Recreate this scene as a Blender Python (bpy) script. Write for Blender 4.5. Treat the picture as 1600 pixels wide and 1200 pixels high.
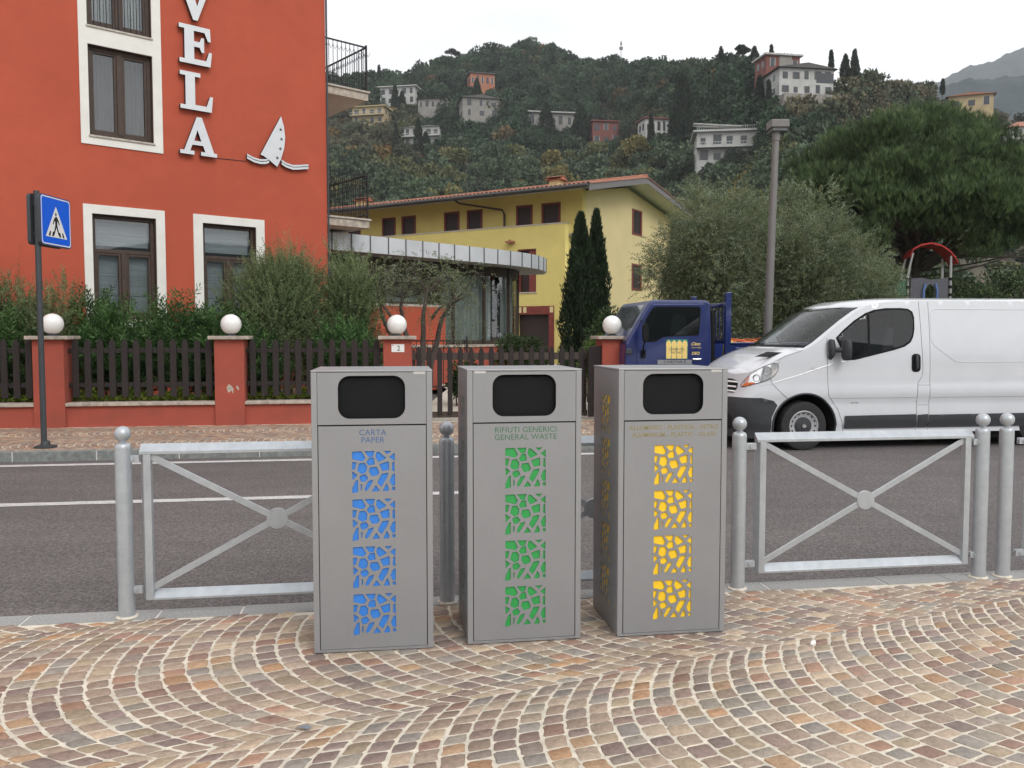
import bpy, bmesh, math, random
import numpy as np
from mathutils import Vector, Matrix
from mathutils.geometry import delaunay_2d_cdt
R = math.radians
for o in list(bpy.data.objects): bpy.data.objects.remove(o)
sc = bpy.context.scene
COL = sc.collection
rnd = random.Random(7)
rng = np.random.default_rng(7)

# ---------------------------------------------------------------- camera
EYE = 1.43
cam = bpy.data.objects.new('camera', bpy.data.cameras.new('camera'))
COL.objects.link(cam)
cam.location = (0, 0, EYE)
cam.rotation_euler = (R(90 - 3.2276), 0, 0)
cam.data.sensor_width = 36
cam.data.lens = 1330 / 1600 * 36
cam.data.clip_start = 0.05
cam.data.clip_end = 6000
sc.camera = cam
sc.render.resolution_x, sc.render.resolution_y = 1024, 768

# ---------------------------------------------------------------- sky, sun, exposure
SUN_EL, SUN_AZ = R(42), R(148)          # azimuth clockwise from +Y: behind the camera, to the right
world = bpy.data.worlds.new('World'); sc.world = world
world.use_nodes = True
nt = world.node_tree; nt.nodes.clear()
wo = nt.nodes.new('ShaderNodeOutputWorld'); bg = nt.nodes.new('ShaderNodeBackground')
sky = nt.nodes.new('ShaderNodeTexSky'); sky.sky_type = 'NISHITA'; sky.sun_disc = False
sky.sun_elevation = SUN_EL; sky.sun_rotation = SUN_AZ
tcw = nt.nodes.new('ShaderNodeTexCoord')
mpw = nt.nodes.new('ShaderNodeMapping'); mpw.inputs['Scale'].default_value = (1, 1, 3.2)
nsw = nt.nodes.new('ShaderNodeTexNoise'); nsw.inputs['Scale'].default_value = 2.6; nsw.inputs['Detail'].default_value = 6
rpw = nt.nodes.new('ShaderNodeValToRGB')
rpw.color_ramp.elements[0].position = .34; rpw.color_ramp.elements[0].color = (9.5, 9.6, 9.9, 1)
rpw.color_ramp.elements[1].position = .62; rpw.color_ramp.elements[1].color = (11.6, 11.6, 11.7, 1)
mxw = nt.nodes.new('ShaderNodeMix'); mxw.data_type = 'RGBA'; mxw.inputs[0].default_value = .95
nt.links.new(tcw.outputs['Generated'], mpw.inputs[0]); nt.links.new(mpw.outputs[0], nsw.inputs['Vector'])
nt.links.new(nsw.outputs['Fac'], rpw.inputs[0])
nt.links.new(sky.outputs[0], mxw.inputs[6]); nt.links.new(rpw.outputs[0], mxw.inputs[7])
nt.links.new(mxw.outputs[2], bg.inputs['Color']); bg.inputs['Strength'].default_value = .1
nt.links.new(bg.outputs[0], wo.inputs[0])
sun = bpy.data.objects.new('sun', bpy.data.lights.new('sun', 'SUN')); COL.objects.link(sun)
sun.data.energy = 1.4; sun.data.angle = R(28); sun.data.color = (1, .98, .95)
sd = Vector((math.sin(SUN_AZ) * math.cos(SUN_EL), math.cos(SUN_AZ) * math.cos(SUN_EL), math.sin(SUN_EL)))
sun.rotation_euler = sd.to_track_quat('Z', 'Y').to_euler()
sc.view_settings.view_transform = 'Standard'; sc.view_settings.look = 'None'
sc.view_settings.exposure = .29; sc.view_settings.gamma = 1

# ---------------------------------------------------------------- helpers
def tag(o, label=None, cat=None, group=None, kind=None):
    if label: o['label'] = label
    if cat: o['category'] = cat
    if group: o['group'] = group
    if kind: o['kind'] = kind
    return o

def empty(name, loc=(0, 0, 0), rz=0, label=None, cat=None, group=None):
    o = bpy.data.objects.new(name, None); COL.objects.link(o)
    o.empty_display_size = .2; o.location = loc; o.rotation_euler = (0, 0, rz)
    return tag(o, label, cat, group)

def kids(o): return [c for c in bpy.data.objects if c.parent == o]
def copy_tree(o, parent=None):
    c = o.copy(); COL.objects.link(c)
    if parent: c.parent = parent
    for ch in kids(o): copy_tree(ch, c)
    return c

class MB:
    def __init__(s): s.v = []; s.f = []
    def add(s, vs, fs):
        n = len(s.v); s.v += [tuple(v) for v in vs]; s.f += [tuple(i + n for i in f) for f in fs]; return s
    def box(s, x0, x1, y0, y1, z0, z1):
        return s.add([(x, y, z) for z in (z0, z1) for y in (y0, y1) for x in (x0, x1)],
                     [(0, 2, 3, 1), (4, 5, 7, 6), (0, 1, 5, 4), (2, 6, 7, 3), (0, 4, 6, 2), (1, 3, 7, 5)])
    def obox(s, c, size, M=None):
        a, b, d = size[0] / 2, size[1] / 2, size[2] / 2
        vs = [Vector((x, y, z)) for z in (-d, d) for y in (-b, b) for x in (-a, a)]
        if M is not None: vs = [M @ v for v in vs]
        return s.add([v + Vector(c) for v in vs], [(0, 2, 3, 1), (4, 5, 7, 6), (0, 1, 5, 4), (2, 6, 7, 3), (0, 4, 6, 2), (1, 3, 7, 5)])
    def beam(s, p0, p1, w, t, up=(0, 0, 1)):
        p0, p1 = Vector(p0), Vector(p1); d = (p1 - p0).normalized(); u = Vector(up)
        sx = d.cross(u).normalized(); sy = sx.cross(d).normalized()
        vs = [p + sx * a * w / 2 + sy * b * t / 2 for p in (p0, p1) for a, b in ((-1, -1), (1, -1), (1, 1), (-1, 1))]
        return s.add(vs, [(3, 2, 1, 0), (4, 5, 6, 7), (0, 1, 5, 4), (1, 2, 6, 5), (2, 3, 7, 6), (3, 0, 4, 7)])
    def tube(s, pts, r, n=8, caps=True):
        pts = [Vector(p) for p in pts]
        if not isinstance(r, (list, tuple)): r = [r] * len(pts)
        rings = []; ref = None
        for i, p in enumerate(pts):
            d = (pts[min(i + 1, len(pts) - 1)] - pts[max(i - 1, 0)]).normalized()
            if ref is None:
                ref = d.orthogonal().normalized()
            a = (ref - d * ref.dot(d))
            a = a.normalized() if a.length > 1e-5 else d.orthogonal().normalized()
            ref = a; b = d.cross(a)
            rings.append([p + (a * math.cos(2 * math.pi * k / n) + b * math.sin(2 * math.pi * k / n)) * r[i] for k in range(n)])
        vs = [v for g in rings for v in g]; fs = []
        for i in range(len(pts) - 1):
            for k in range(n):
                k2 = (k + 1) % n
                fs.append((i * n + k, i * n + k2, (i + 1) * n + k2, (i + 1) * n + k))
        if caps: fs += [tuple(range(n - 1, -1, -1)), tuple((len(pts) - 1) * n + k for k in range(n))]
        return s.add(vs, fs)
    def lathe(s, prof, c=(0, 0, 0), n=24, caps=True):
        vs = []; fs = []
        for r, z in prof:
            for k in range(n):
                a = 2 * math.pi * k / n; vs.append((c[0] + r * math.cos(a), c[1] + r * math.sin(a), c[2] + z))
        for i in range(len(prof) - 1):
            for k in range(n):
                k2 = (k + 1) % n; fs.append((i * n + k, i * n + k2, (i + 1) * n + k2, (i + 1) * n + k))
        if caps: fs += [tuple(range(n - 1, -1, -1)), tuple((len(prof) - 1) * n + k for k in range(n))]
        return s.add(vs, fs)
    def sphere(s, c, r, n=20, m=12, cut=0.0):
        prof = []
        for i in range(m + 1):
            a = -math.pi / 2 + math.pi * i / m
            prof.append((max(1e-4, r * math.cos(a)), r * math.sin(a)))
        return s.lathe(prof, c, n)
    def prism(s, poly, a0, a1, axis='z'):
        n = len(poly)
        def P(u, v, w): return (u, v, w) if axis == 'z' else ((u, w, v) if axis == 'y' else (w, u, v))
        vs = [P(u, v, a0) for u, v in poly] + [P(u, v, a1) for u, v in poly]
        return s.add(vs, [tuple(range(n)), tuple(range(2 * n - 1, n - 1, -1))] + [(i, i + n, (i + 1) % n + n, (i + 1) % n) for i in range(n)])
    def build(s, name, m, parent=None, loc=None, rot=None, smooth=False, bevel=0, seg=2, auto=None):
        me = bpy.data.meshes.new(name); me.from_pydata(s.v, [], s.f)
        bm = bmesh.new(); bm.from_mesh(me); bmesh.ops.recalc_face_normals(bm, faces=bm.faces); bm.to_mesh(me); bm.free()
        if m: me.materials.append(m)
        o = bpy.data.objects.new(name, me); COL.objects.link(o)
        if parent: o.parent = parent
        if loc: o.location = loc
        if rot: o.rotation_euler = rot
        if smooth:
            me.polygons.foreach_set('use_smooth', [True] * len(me.polygons))
            me.set_sharp_from_angle(angle=R(auto or 40))
        if bevel:
            b = o.modifiers.new('bevel', 'BEVEL'); b.width = bevel; b.segments = seg; b.limit_method = 'ANGLE'; b.angle_limit = R(35)
        return o

def np_obj(name, V, F, m, parent=None, colors=None, smooth=False):
    V = np.asarray(V, dtype=np.float32); F = np.asarray(F, dtype=np.int32)
    me = bpy.data.meshes.new(name); k = F.shape[1]
    me.vertices.add(len(V)); me.vertices.foreach_set('co', V.ravel())
    me.loops.add(F.size); me.loops.foreach_set('vertex_index', F.ravel())
    me.polygons.add(len(F)); me.polygons.foreach_set('loop_start', np.arange(0, F.size, k, dtype=np.int32))
    me.polygons.foreach_set('loop_total', np.full(len(F), k, dtype=np.int32))
    me.update(calc_edges=True)
    if colors is not None:
        a = me.attributes.new('Col', 'FLOAT_COLOR', 'FACE')
        c = np.ones((len(F), 4), dtype=np.float32); c[:, :3] = colors; a.data.foreach_set('color', c.ravel())
    if smooth: me.polygons.foreach_set('use_smooth', [True] * len(F))
    me.validate()
    me.materials.append(m)
    o = bpy.data.objects.new(name, me); COL.objects.link(o)
    if parent: o.parent = parent
    return o

def curve_plate(name, polys, depth, m, parent=None, loc=(0, 0, 0), rot=(math.pi / 2, 0, 0), bevel=0):
    """2-D polygons (holes by nesting) extruded to a plate; x,z of the plate in local x / local z, thickness along y"""
    cu = bpy.data.curves.new(name, 'CURVE'); cu.dimensions = '2D'; cu.fill_mode = 'BOTH'; cu.extrude = depth / 2
    for p in polys:
        s = cu.splines.new('POLY'); s.points.add(len(p) - 1); s.use_cyclic_u = True
        for i, (x, y) in enumerate(p): s.points[i].co = (x, y, 0, 1)
    t = bpy.data.objects.new('t', cu); COL.objects.link(t)
    dg = bpy.context.evaluated_depsgraph_get()
    me = bpy.data.meshes.new_from_object(t.evaluated_get(dg))
    bpy.data.objects.remove(t); bpy.data.curves.remove(cu)
    me.name = name; me.materials.clear(); me.materials.append(m)
    o = bpy.data.objects.new(name, me); COL.objects.link(o); o.rotation_euler = rot; o.location = loc
    if parent: o.parent = parent
    return o

def text_obj(name, body, size, m, parent, loc, rot=(math.pi / 2, 0, 0), depth=.001, align='CENTER', sx=1, spacing=1, shear=0, offset=0):
    cu = bpy.data.curves.new(name, 'FONT'); cu.body = body; cu.size = size; cu.extrude = depth / 2
    cu.align_x = align; cu.align_y = 'CENTER'; cu.space_character = spacing; cu.shear = shear; cu.offset = offset
    t = bpy.data.objects.new('t', cu); COL.objects.link(t)
    dg = bpy.context.evaluated_depsgraph_get()
    me = bpy.data.meshes.new_from_object(t.evaluated_get(dg))
    bpy.data.objects.remove(t); bpy.data.curves.remove(cu)
    me.name = name; me.materials.clear(); me.materials.append(m)
    o = bpy.data.objects.new(name, me); COL.objects.link(o); o.rotation_euler = rot; o.location = loc; o.scale = (sx, 1, 1)
    o.parent = parent
    return o

def rrect(x0, x1, z0, z1, r, n=6):
    out = []
    for cx, cz, a0 in ((x1 - r, z1 - r, 0), (x0 + r, z1 - r, 90), (x0 + r, z0 + r, 180), (x1 - r, z0 + r, 270)):
        for k in range(n + 1):
            a = R(a0 + 90 * k / n); out.append((cx + r * math.cos(a), cz + r * math.sin(a)))
    return out
def rect(x0, x1, z0, z1): return [(x0, z0), (x1, z0), (x1, z1), (x0, z1)]
def ell(cx, cz, rx, rz, n=16): return [(cx + rx * math.cos(2 * math.pi * k / n), cz + rz * math.sin(2 * math.pi * k / n)) for k in range(n)]
def smooth_poly(P, it=2):
    for _ in range(it):
        Q = []
        for i in range(len(P)):
            a, b = P[i], P[(i + 1) % len(P)]
            Q += [(a[0] * .75 + b[0] * .25, a[1] * .75 + b[1] * .25), (a[0] * .25 + b[0] * .75, a[1] * .25 + b[1] * .75)]
        P = Q
    return P

# ---------------------------------------------------------------- materials
def pm(name, col, rough=.6, metal=0, var=0, vscale=4, bump=0, bscale=60, face=False, coat=0, spec=.5, det=4, streak=None, emit=None, hue2=None):
    m = bpy.data.materials.new(name); m.use_nodes = True; n = m.node_tree; L = n.links
    b = n.nodes['Principled BSDF']; b.inputs['Roughness'].default_value = rough; b.inputs['Metallic'].default_value = metal
    b.inputs['Specular IOR Level'].default_value = spec; b.inputs['Coat Weight'].default_value = coat; b.inputs['Coat Roughness'].default_value = .08
    tc = n.nodes.new('ShaderNodeTexCoord'); src = None
    c4 = (*col, 1)
    if face:
        at = n.nodes.new('ShaderNodeAttribute'); at.attribute_name = 'Col'; src = at.outputs['Color']
    if var or hue2:
        ns = n.nodes.new('ShaderNodeTexNoise'); ns.inputs['Scale'].default_value = vscale; ns.inputs['Detail'].default_value = det
        ns.inputs['Roughness'].default_value = .62
        if streak:
            mp = n.nodes.new('ShaderNodeMapping'); mp.inputs['Scale'].default_value = streak
            L.new(tc.outputs['Object'], mp.inputs[0]); L.new(mp.outputs[0], ns.inputs['Vector'])
        else: L.new(tc.outputs['Object'], ns.inputs['Vector'])
        mr = n.nodes.new('ShaderNodeMapRange'); mr.inputs[1].default_value = .3; mr.inputs[2].default_value = .7
        mr.inputs[3].default_value = 0; mr.inputs[4].default_value = 1
        L.new(ns.outputs['Fac'], mr.inputs[0])
        mx = n.nodes.new('ShaderNodeMix'); mx.data_type = 'RGBA'; L.new(mr.outputs[0], mx.inputs[0])
        if hue2: mx.inputs[6].default_value = c4; mx.inputs[7].default_value = (*hue2, 1)
        else: mx.inputs[6].default_value = tuple([c * (1 - var) for c in col]) + (1,); mx.inputs[7].default_value = tuple([min(1, c * (1 + var)) for c in col]) + (1,)
        if face:
            m2 = n.nodes.new('ShaderNodeMix'); m2.data_type = 'RGBA'; m2.blend_type = 'MULTIPLY'; m2.inputs[0].default_value = 1
            L.new(src, m2.inputs[6]); L.new(mx.outputs[2], m2.inputs[7]); src = m2.outputs[2]
        else: src = mx.outputs[2]
    if src: L.new(src, b.inputs['Base Color'])
    else: b.inputs['Base Color'].default_value = c4
    if bump:
        nb = n.nodes.new('ShaderNodeTexNoise'); nb.inputs['Scale'].default_value = bscale; nb.inputs['Detail'].default_value = 5
        L.new(tc.outputs['Object'], nb.inputs['Vector'])
        bp = n.nodes.new('ShaderNodeBump'); bp.inputs['Strength'].default_value = 1; bp.inputs['Distance'].default_value = bump
        L.new(nb.outputs['Fac'], bp.inputs['Height']); L.new(bp.outputs[0], b.inputs['Normal'])
    return m

def leafmat(name, tr=.32, rough=.55):
    m = bpy.data.materials.new(name); m.use_nodes = True; n = m.node_tree; L = n.links
    b = n.nodes['Principled BSDF']; b.inputs['Roughness'].default_value = rough; b.inputs['Specular IOR Level'].default_value = .3
    at = n.nodes.new('ShaderNodeAttribute'); at.attribute_name = 'Col'
    t = n.nodes.new('ShaderNodeBsdfTranslucent'); mx = n.nodes.new('ShaderNodeMixShader'); mx.inputs[0].default_value = tr
    L.new(at.outputs['Color'], b.inputs['Base Color']); L.new(at.outputs['Color'], t.inputs[0])
    L.new(b.outputs[0], mx.inputs[1]); L.new(t.outputs[0], mx.inputs[2]); L.new(mx.outputs[0], n.nodes['Material Output'].inputs[0])
    return m

def glassmat(name, tint, rough=.03, base=.08, power=4.5):
    m = bpy.data.materials.new(name); m.use_nodes = True; n = m.node_tree; L = n.links
    n.nodes.remove(n.nodes['Principled BSDF'])
    tr = n.nodes.new('ShaderNodeBsdfTransparent'); tr.inputs[0].default_value = (*tint, 1)
    gl = n.nodes.new('ShaderNodeBsdfGlossy'); gl.inputs['Roughness'].default_value = rough
    lw = n.nodes.new('ShaderNodeLayerWeight'); lw.inputs[0].default_value = .5
    pw = n.nodes.new('ShaderNodeMath'); pw.operation = 'POWER'; pw.inputs[1].default_value = power
    ad = n.nodes.new('ShaderNodeMath'); ad.operation = 'MULTIPLY_ADD'; ad.inputs[1].default_value = 1 - base; ad.inputs[2].default_value = base; ad.use_clamp = True
    mx = n.nodes.new('ShaderNodeMixShader')
    L.new(lw.outputs['Facing'], pw.inputs[0]); L.new(pw.outputs[0], ad.inputs[0]); L.new(ad.outputs[0], mx.inputs[0]); L.new(tr.outputs[0], mx.inputs[1]); L.new(gl.outputs[0], mx.inputs[2])
    L.new(mx.outputs[0], n.node_tree.nodes['Material Output'].inputs[0]) if False else L.new(mx.outputs[0], n.nodes['Material Output'].inputs[0])
    return m

MT = {}
MT['asphalt'] = pm('asphalt', (.050, .044, .042), .92, hue2=(.185, .165, .158), vscale=60, bump=.006, bscale=110, det=2)
def blotch(m, scale, lo, hi, stretch=(1, 1, 1)):
    n = m.node_tree; L = n.links; b = n.nodes['Principled BSDF']; src = b.inputs['Base Color'].links[0].from_socket
    tc = n.nodes.new('ShaderNodeTexCoord'); mp = n.nodes.new('ShaderNodeMapping'); mp.inputs['Scale'].default_value = stretch
    ns = n.nodes.new('ShaderNodeTexNoise'); ns.inputs['Scale'].default_value = scale; ns.inputs['Detail'].default_value = 7; ns.inputs['Roughness'].default_value = .65
    mr = n.nodes.new('ShaderNodeMapRange'); mr.inputs[1].default_value = .3; mr.inputs[2].default_value = .7; mr.inputs[3].default_value = lo; mr.inputs[4].default_value = hi
    mx = n.nodes.new('ShaderNodeMix'); mx.data_type = 'RGBA'; mx.blend_type = 'MULTIPLY'; mx.inputs[0].default_value = 1
    L.new(tc.outputs['Object'], mp.inputs[0]); L.new(mp.outputs[0], ns.inputs['Vector']); L.new(ns.outputs['Fac'], mr.inputs[0])
    cb = n.nodes.new('ShaderNodeCombineColor'); [L.new(mr.outputs[0], cb.inputs[i]) for i in range(3)]
    L.new(src, mx.inputs[6]); L.new(cb.outputs[0], mx.inputs[7]); L.new(mx.outputs[2], b.inputs['Base Color'])
blotch(MT['asphalt'], 1.1, .84, 1.16, (.5, 1.6, 1)); blotch(MT['asphalt'], 24, .72, 1.30)
MT['stone'] = pm('porphyry stone', (1, 1, 1), .52, face=True, hue2=(.66, .65, .66), vscale=38, bump=.006, bscale=70, det=8, spec=.4)
MT['mortar'] = pm('sandy joint mortar', (.68, .61, .50), .95, var=.18, vscale=25, bump=.004, bscale=200)
MT['granite'] = pm('grey granite', (.30, .30, .29), .8, var=.25, vscale=90, bump=.0015, bscale=150)
MT['kerbstone'] = pm('dark kerb granite', (.20, .21, .20), .85, var=.3, vscale=14, bump=.003, bscale=70)
MT['joint'] = pm('white joint', (.62, .60, .56), .9, var=.1, vscale=20)
MT['roadpaint'] = pm('road paint', (.72, .72, .70), .7, hue2=(.42, .41, .40), vscale=45, det=6)
MT['gravel'] = pm('pale gravel', (.55, .50, .42), .95, var=.2, vscale=60, bump=.01, bscale=60)
MT['earth'] = pm('garden earth', (.10, .075, .05), .95, var=.4, vscale=3, bump=.02, bscale=12)
MT['grass'] = pm('lawn', (.07, .10, .03), .95, var=.4, vscale=6, bump=.02, bscale=40)
MT['slope'] = pm('brown scrub slope', (.10, .078, .052), .95, hue2=(.06, .055, .036), vscale=.06, det=8, bump=.3, bscale=.5)
MT['mountain'] = pm('hazy wooded mountain', (.020, .036, .042), .95, hue2=(.045, .060, .062), vscale=.03, det=10, bump=6, bscale=.03)  # blue of the distance haze mixed into the woodland colour
MT['galv'] = pm('galvanised steel', (.50, .53, .555), .40, .45, hue2=(.42, .45, .475), vscale=20, bump=.0004, bscale=120, det=6)
MT['bin'] = pm('grey metallic paint', (.305, .308, .317), .42, .35, var=.035, vscale=240, bump=.00025, bscale=420, spec=.4)
MT['bin_edge'] = pm('grey bin edge', (.325, .328, .337), .4, .35, var=.03, vscale=200)
MT['black'] = pm('matt black plastic', (.009, .0095, .011), .6, var=.15, vscale=10, spec=.15)
MT['gap'] = pm('dark gap', (.01, .01, .01), .9)
MT['blue_in'] = pm('blue inlay', (.035, .21, .66), .5, var=.06, vscale=12)
MT['green_in'] = pm('green inlay', (.03, .33, .075), .5, var=.06, vscale=12)
MT['yellow_in'] = pm('yellow inlay', (.95, .60, .02), .5, var=.05, vscale=12)
MT['blue_tx'] = pm('blue lettering', (.07, .13, .27), .6)
MT['green_tx'] = pm('green lettering', (.06, .17, .09), .6)
MT['yellow_tx'] = pm('yellow lettering', (.27, .23, .10), .6)
MT['plate'] = pm('aluminium plate', (.55, .54, .53), .5, .3)
MT['red'] = pm('red plaster', (.475, .092, .048), .9, hue2=(.43, .082, .043), vscale=1.2, bump=.003, bscale=90, det=8, streak=(1, 1, .35))
MT['redwall'] = pm('red low wall plaster', (.38, .078, .048), .9, hue2=(.29, .068, .046), vscale=2.5, bump=.004, bscale=60, det=8)
MT['white'] = pm('white plaster', (.76, .75, .70), .9, var=.05, vscale=3, bump=.002, bscale=70)
MT['sill'] = pm('pale stone sill', (.58, .53, .46), .8, hue2=(.35, .31, .27), vscale=14, det=6)
MT['coping'] = pm('weathered stone coping', (.60, .52, .43), .85, hue2=(.25, .21, .18), vscale=8, det=8, bump=.003, bscale=40)
MT['wood'] = pm('dark brown window wood', (.055, .032, .022), .55, var=.35, vscale=8, streak=(6, 6, 1))
MT['picket'] = pm('dark stained picket', (.024, .014, .012), .75, hue2=(.012, .009, .0085), vscale=6, streak=(5, 5, .6), bump=.002, bscale=40)
MT['iron'] = pm('black wrought iron', (.02, .02, .022), .5, .3, var=.2, vscale=10)
MT['globe'] = pm('opal globe glass', (.82, .81, .79), .25, var=.02, vscale=3, coat=.3)
MT['steel_dark'] = pm('anthracite post', (.055, .062, .068), .5, .3, var=.1, vscale=10)
MT['sign_blue'] = pm('sign blue', (.0, .11, .72), .35, var=.03, vscale=6)
MT['sign_white'] = pm('sign white', (.78, .78, .76), .4)
MT['lt_front'] = pm('letter face', (.66, .68, .70), .35, .2, var=.04, vscale=4)
MT['lt_side'] = pm('letter return', (.03, .03, .032), .5)
MT['curtain'] = pm('grey lace curtain', (.42, .45, .46), .9, hue2=(.24, .27, .28), vscale=5, streak=(9, 1, .3))
MT['pcurtain'] = pm('sheer hall curtain', (.40, .44, .42), .9, hue2=(.30, .34, .32), vscale=4, streak=(5, 5, .15))
MT['blind'] = pm('pale roller blind', (.36, .40, .42), .8, hue2=(.24, .27, .29), vscale=3, streak=(.6, 1, 8))
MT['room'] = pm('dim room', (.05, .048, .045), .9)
MT['glass'] = glassmat('window glass', (.88, .90, .90), .02, .10)
MT['slab'] = pm('balcony underside', (.62, .55, .47), .9, var=.08, vscale=3)
MT['fascia'] = pm('zinc fascia', (.58, .60, .62), .5, .15, var=.10, vscale=1.3)
MT['seam'] = pm('dark standing seam', (.12, .125, .13), .5, .3)
MT['soffit'] = pm('grey soffit', (.28, .27, .26), .8, var=.1, vscale=3)
MT['brown'] = pm('brown metal frame', (.060, .042, .034), .5, .2, var=.15, vscale=5)
MT['yel'] = pm('yellow plaster', (.72, .60, .20), .9, hue2=(.65, .54, .18), vscale=.9, det=7, bump=.003, bscale=50)
MT['yel2'] = pm('pale yellow plaster', (.72, .60, .31), .9, hue2=(.65, .54, .28), vscale=.9, det=7, bump=.003, bscale=50)
MT['shutter'] = pm('dark red shutter', (.19, .035, .025), .6, var=.2, vscale=6)
MT['louver'] = pm('brown louvre', (.035, .020, .018), .6, var=.3, vscale=5, streak=(1, 1, 18))
MT['tile'] = pm('terracotta tiles', (.44, .175, .10), .85, hue2=(.22, .10, .07), vscale=5, det=8)
MT['eave'] = pm('dark eave board', (.055, .052, .05), .6)
MT['whitepaint'] = pm('white van paint', (.63, .645, .67), .22, var=.015, vscale=2, coat=.8, spec=.5)
MT['bumper'] = pm('charcoal plastic', (.035, .037, .042), .6, var=.12, vscale=30, bump=.0006, bscale=300)
MT['rubber'] = pm('tyre rubber', (.022, .022, .023), .8, var=.2, vscale=20, bump=.001, bscale=90)
MT['hub'] = pm('grey wheel steel', (.40, .40, .41), .45, .1, var=.15, vscale=12)
MT['vglass'] = glassmat('tinted car glass', (.50, .55, .54), .02, .07)
MT['seatcloth'] = pm('grey seat cloth', (.07, .075, .085), .9)
MT['wsglass'] = glassmat('windscreen glass', (.62, .68, .68), .02, .06, 5)
MT['lamp'] = pm('headlamp chrome', (.80, .81, .83), .12, .7, var=.25, vscale=18, coat=1)
MT['amber'] = pm('amber lens', (.70, .16, .03), .3)
MT['truckblue'] = pm('dark blue truck paint', (.010, .022, .115), .28, var=.12, vscale=5, coat=.6)
MT['trucksign'] = pm('picket yellow film', (.85, .62, .20), .5)
MT['teal'] = pm('teal film', (.02, .22, .18), .5)
MT['hose'] = pm('orange hose', (.72, .16, .05), .5)
MT['yplastic'] = pm('yellow plastic', (.80, .60, .05), .5)
MT['poleg'] = pm('grey lamp post paint', (.175, .165, .158), .5, .2, var=.08, vscale=4)
MT['bark'] = pm('bark', (.10, .08, .065), .95, hue2=(.05, .04, .032), vscale=14, det=8, bump=.01, bscale=40)
MT['playred'] = pm('playground red', (.55, .03, .025), .4, var=.1, vscale=4)
MT['playgrey'] = pm('playground grey panel', (.10, .10, .12), .6, var=.1, vscale=4)
MT['playblue'] = pm('playground blue', (.10, .18, .40), .5)
MT['playgreen'] = pm('playground green', (.02, .12, .07), .5)
MT['chrome'] = pm('playground tube', (.45, .45, .45), .3, .8)
MT['leaf'] = leafmat('shrub leaf')
MT['leaf_far'] = leafmat('far foliage', .1, .8)
MT['litter'] = pm('white paper', (.80, .79, .76), .8)
MT['dryleaf'] = pm('grey dry leaf', (.17, .19, .22), .7)

blotch(MT['bin'], 2.2, .95, 1.05); blotch(MT['red'], .35, .93, 1.06, (1, 1, .5)); blotch(MT['red'], 2.2, .96, 1.04, (1.6, 1.6, .16)); blotch(MT['yel'], .8, .95, 1.05)
blotch(MT['asphalt'], .35, .9, 1.1, (.3, 1.6, 1)); blotch(MT['stone'], .9, .86, 1.1); blotch(MT['mortar'], 6, .78, 1.08); blotch(MT['galv'], 3, .9, 1.06, (2, 2, .4)); blotch(MT['roadpaint'], 9, .72, 1.05); blotch(MT['whitepaint'], 3, .965, 1.02)

# ================================================================= THE SETTING
RA = R(8.6); RU = Vector((math.cos(RA), math.sin(RA), 0)); RV = Vector((-math.sin(RA), math.cos(RA), 0))
def W(u, v, z=0): p = RU * u + RV * v; return Vector((p.x, p.y, z))     # road frame -> world
def struct(o): o['kind'] = 'structure'; return o
def sheet(name, u0, u1, v0, v1, z, m, ext=0):
    mb = MB(); mb.add([W(u0, v0, z), W(u1, v0, z), W(u1, v1, z), W(u0, v1, z)], [(0, 1, 2, 3)])
    return struct(mb.build(name, m))
# one ground sheet to the horizon
g = MB(); g.add([(-1500, -400, -.20), (1500, -400, -.20), (1500, 1600, -.20), (-1500, 1600, -.20)], [(0, 1, 2, 3)]); struct(g.build('ground', MT['earth']))
sheet('road', -60, 60, 4.60, 40, -.12, MT['asphalt'])
# far pavement body, ends in a kerb end at u = 4.3 where the parking area opens
fp = MB()
for (a, b, c, d) in ((-60, 4.1, 11.34, 14.3),):
    p = [W(a, c), W(b, c), W(b, d), W(a, d)]
    fp.add([(q.x, q.y, -.115) for q in p] + [(q.x, q.y, -.004) for q in p], [(4, 5, 6, 7), (0, 1, 5, 4), (1, 2, 6, 5), (2, 3, 7, 6), (3, 0, 4, 7)])
struct(fp.build('pavement', MT['mortar']))
# near pavement mortar bed
pb = MB(); p = [W(-40, -30), W(40, -30), W(40, 4.46), W(-40, 4.46)]
pb.add([(q.x, q.y, -.3) for q in p] + [(q.x, q.y, -.0035) for q in p], [(4, 5, 6, 7), (0, 1, 5, 4), (1, 2, 6, 5), (2, 3, 7, 6), (3, 0, 4, 7)])
struct(pb.build('pavement_bed', MT['mortar']))
# kerbs: real slabs with joints
def kerb(name, v0, v1, z0, z1, u0, u1, lens, m, jm):
    mb = MB(); jb = MB(); u = u0; k = 0
    while u < u1:
        l = lens[k % len(lens)] + rnd.uniform(-.05, .05); k += 1
        a, b = u + .006, u + l - .006
        dz = rnd.uniform(-.002, .002)
        ps = [W(a, v0), W(b, v0), W(b, v1), W(a, v1)]
        mb.add([(q.x, q.y, z0) for q in ps] + [(q.x, q.y, z1 + dz) for q in ps], [(0, 3, 2, 1), (4, 5, 6, 7), (0, 1, 5, 4), (1, 2, 6, 5), (2, 3, 7, 6), (3, 0, 4, 7)])
        u += l
    ps = [W(u0, v0 + .004), W(u1, v0 + .004), W(u1, v1 - .003), W(u0, v1 - .003)]
    jb.add([(q.x, q.y, z0) for q in ps] + [(q.x, q.y, z1 - .005) for q in ps], [(4, 5, 6, 7), (0, 1, 5, 4), (1, 2, 6, 5), (2, 3, 7, 6), (3, 0, 4, 7)])
    struct(mb.build(name, m, bevel=.004)); struct(jb.build(name + '_joints', jm))
kerb('kerb', 4.465, 4.62, -.28, .0, -14, 16, [.52, .66, .42, .95, .6, .8], MT['granite'], MT['joint'])
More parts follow.
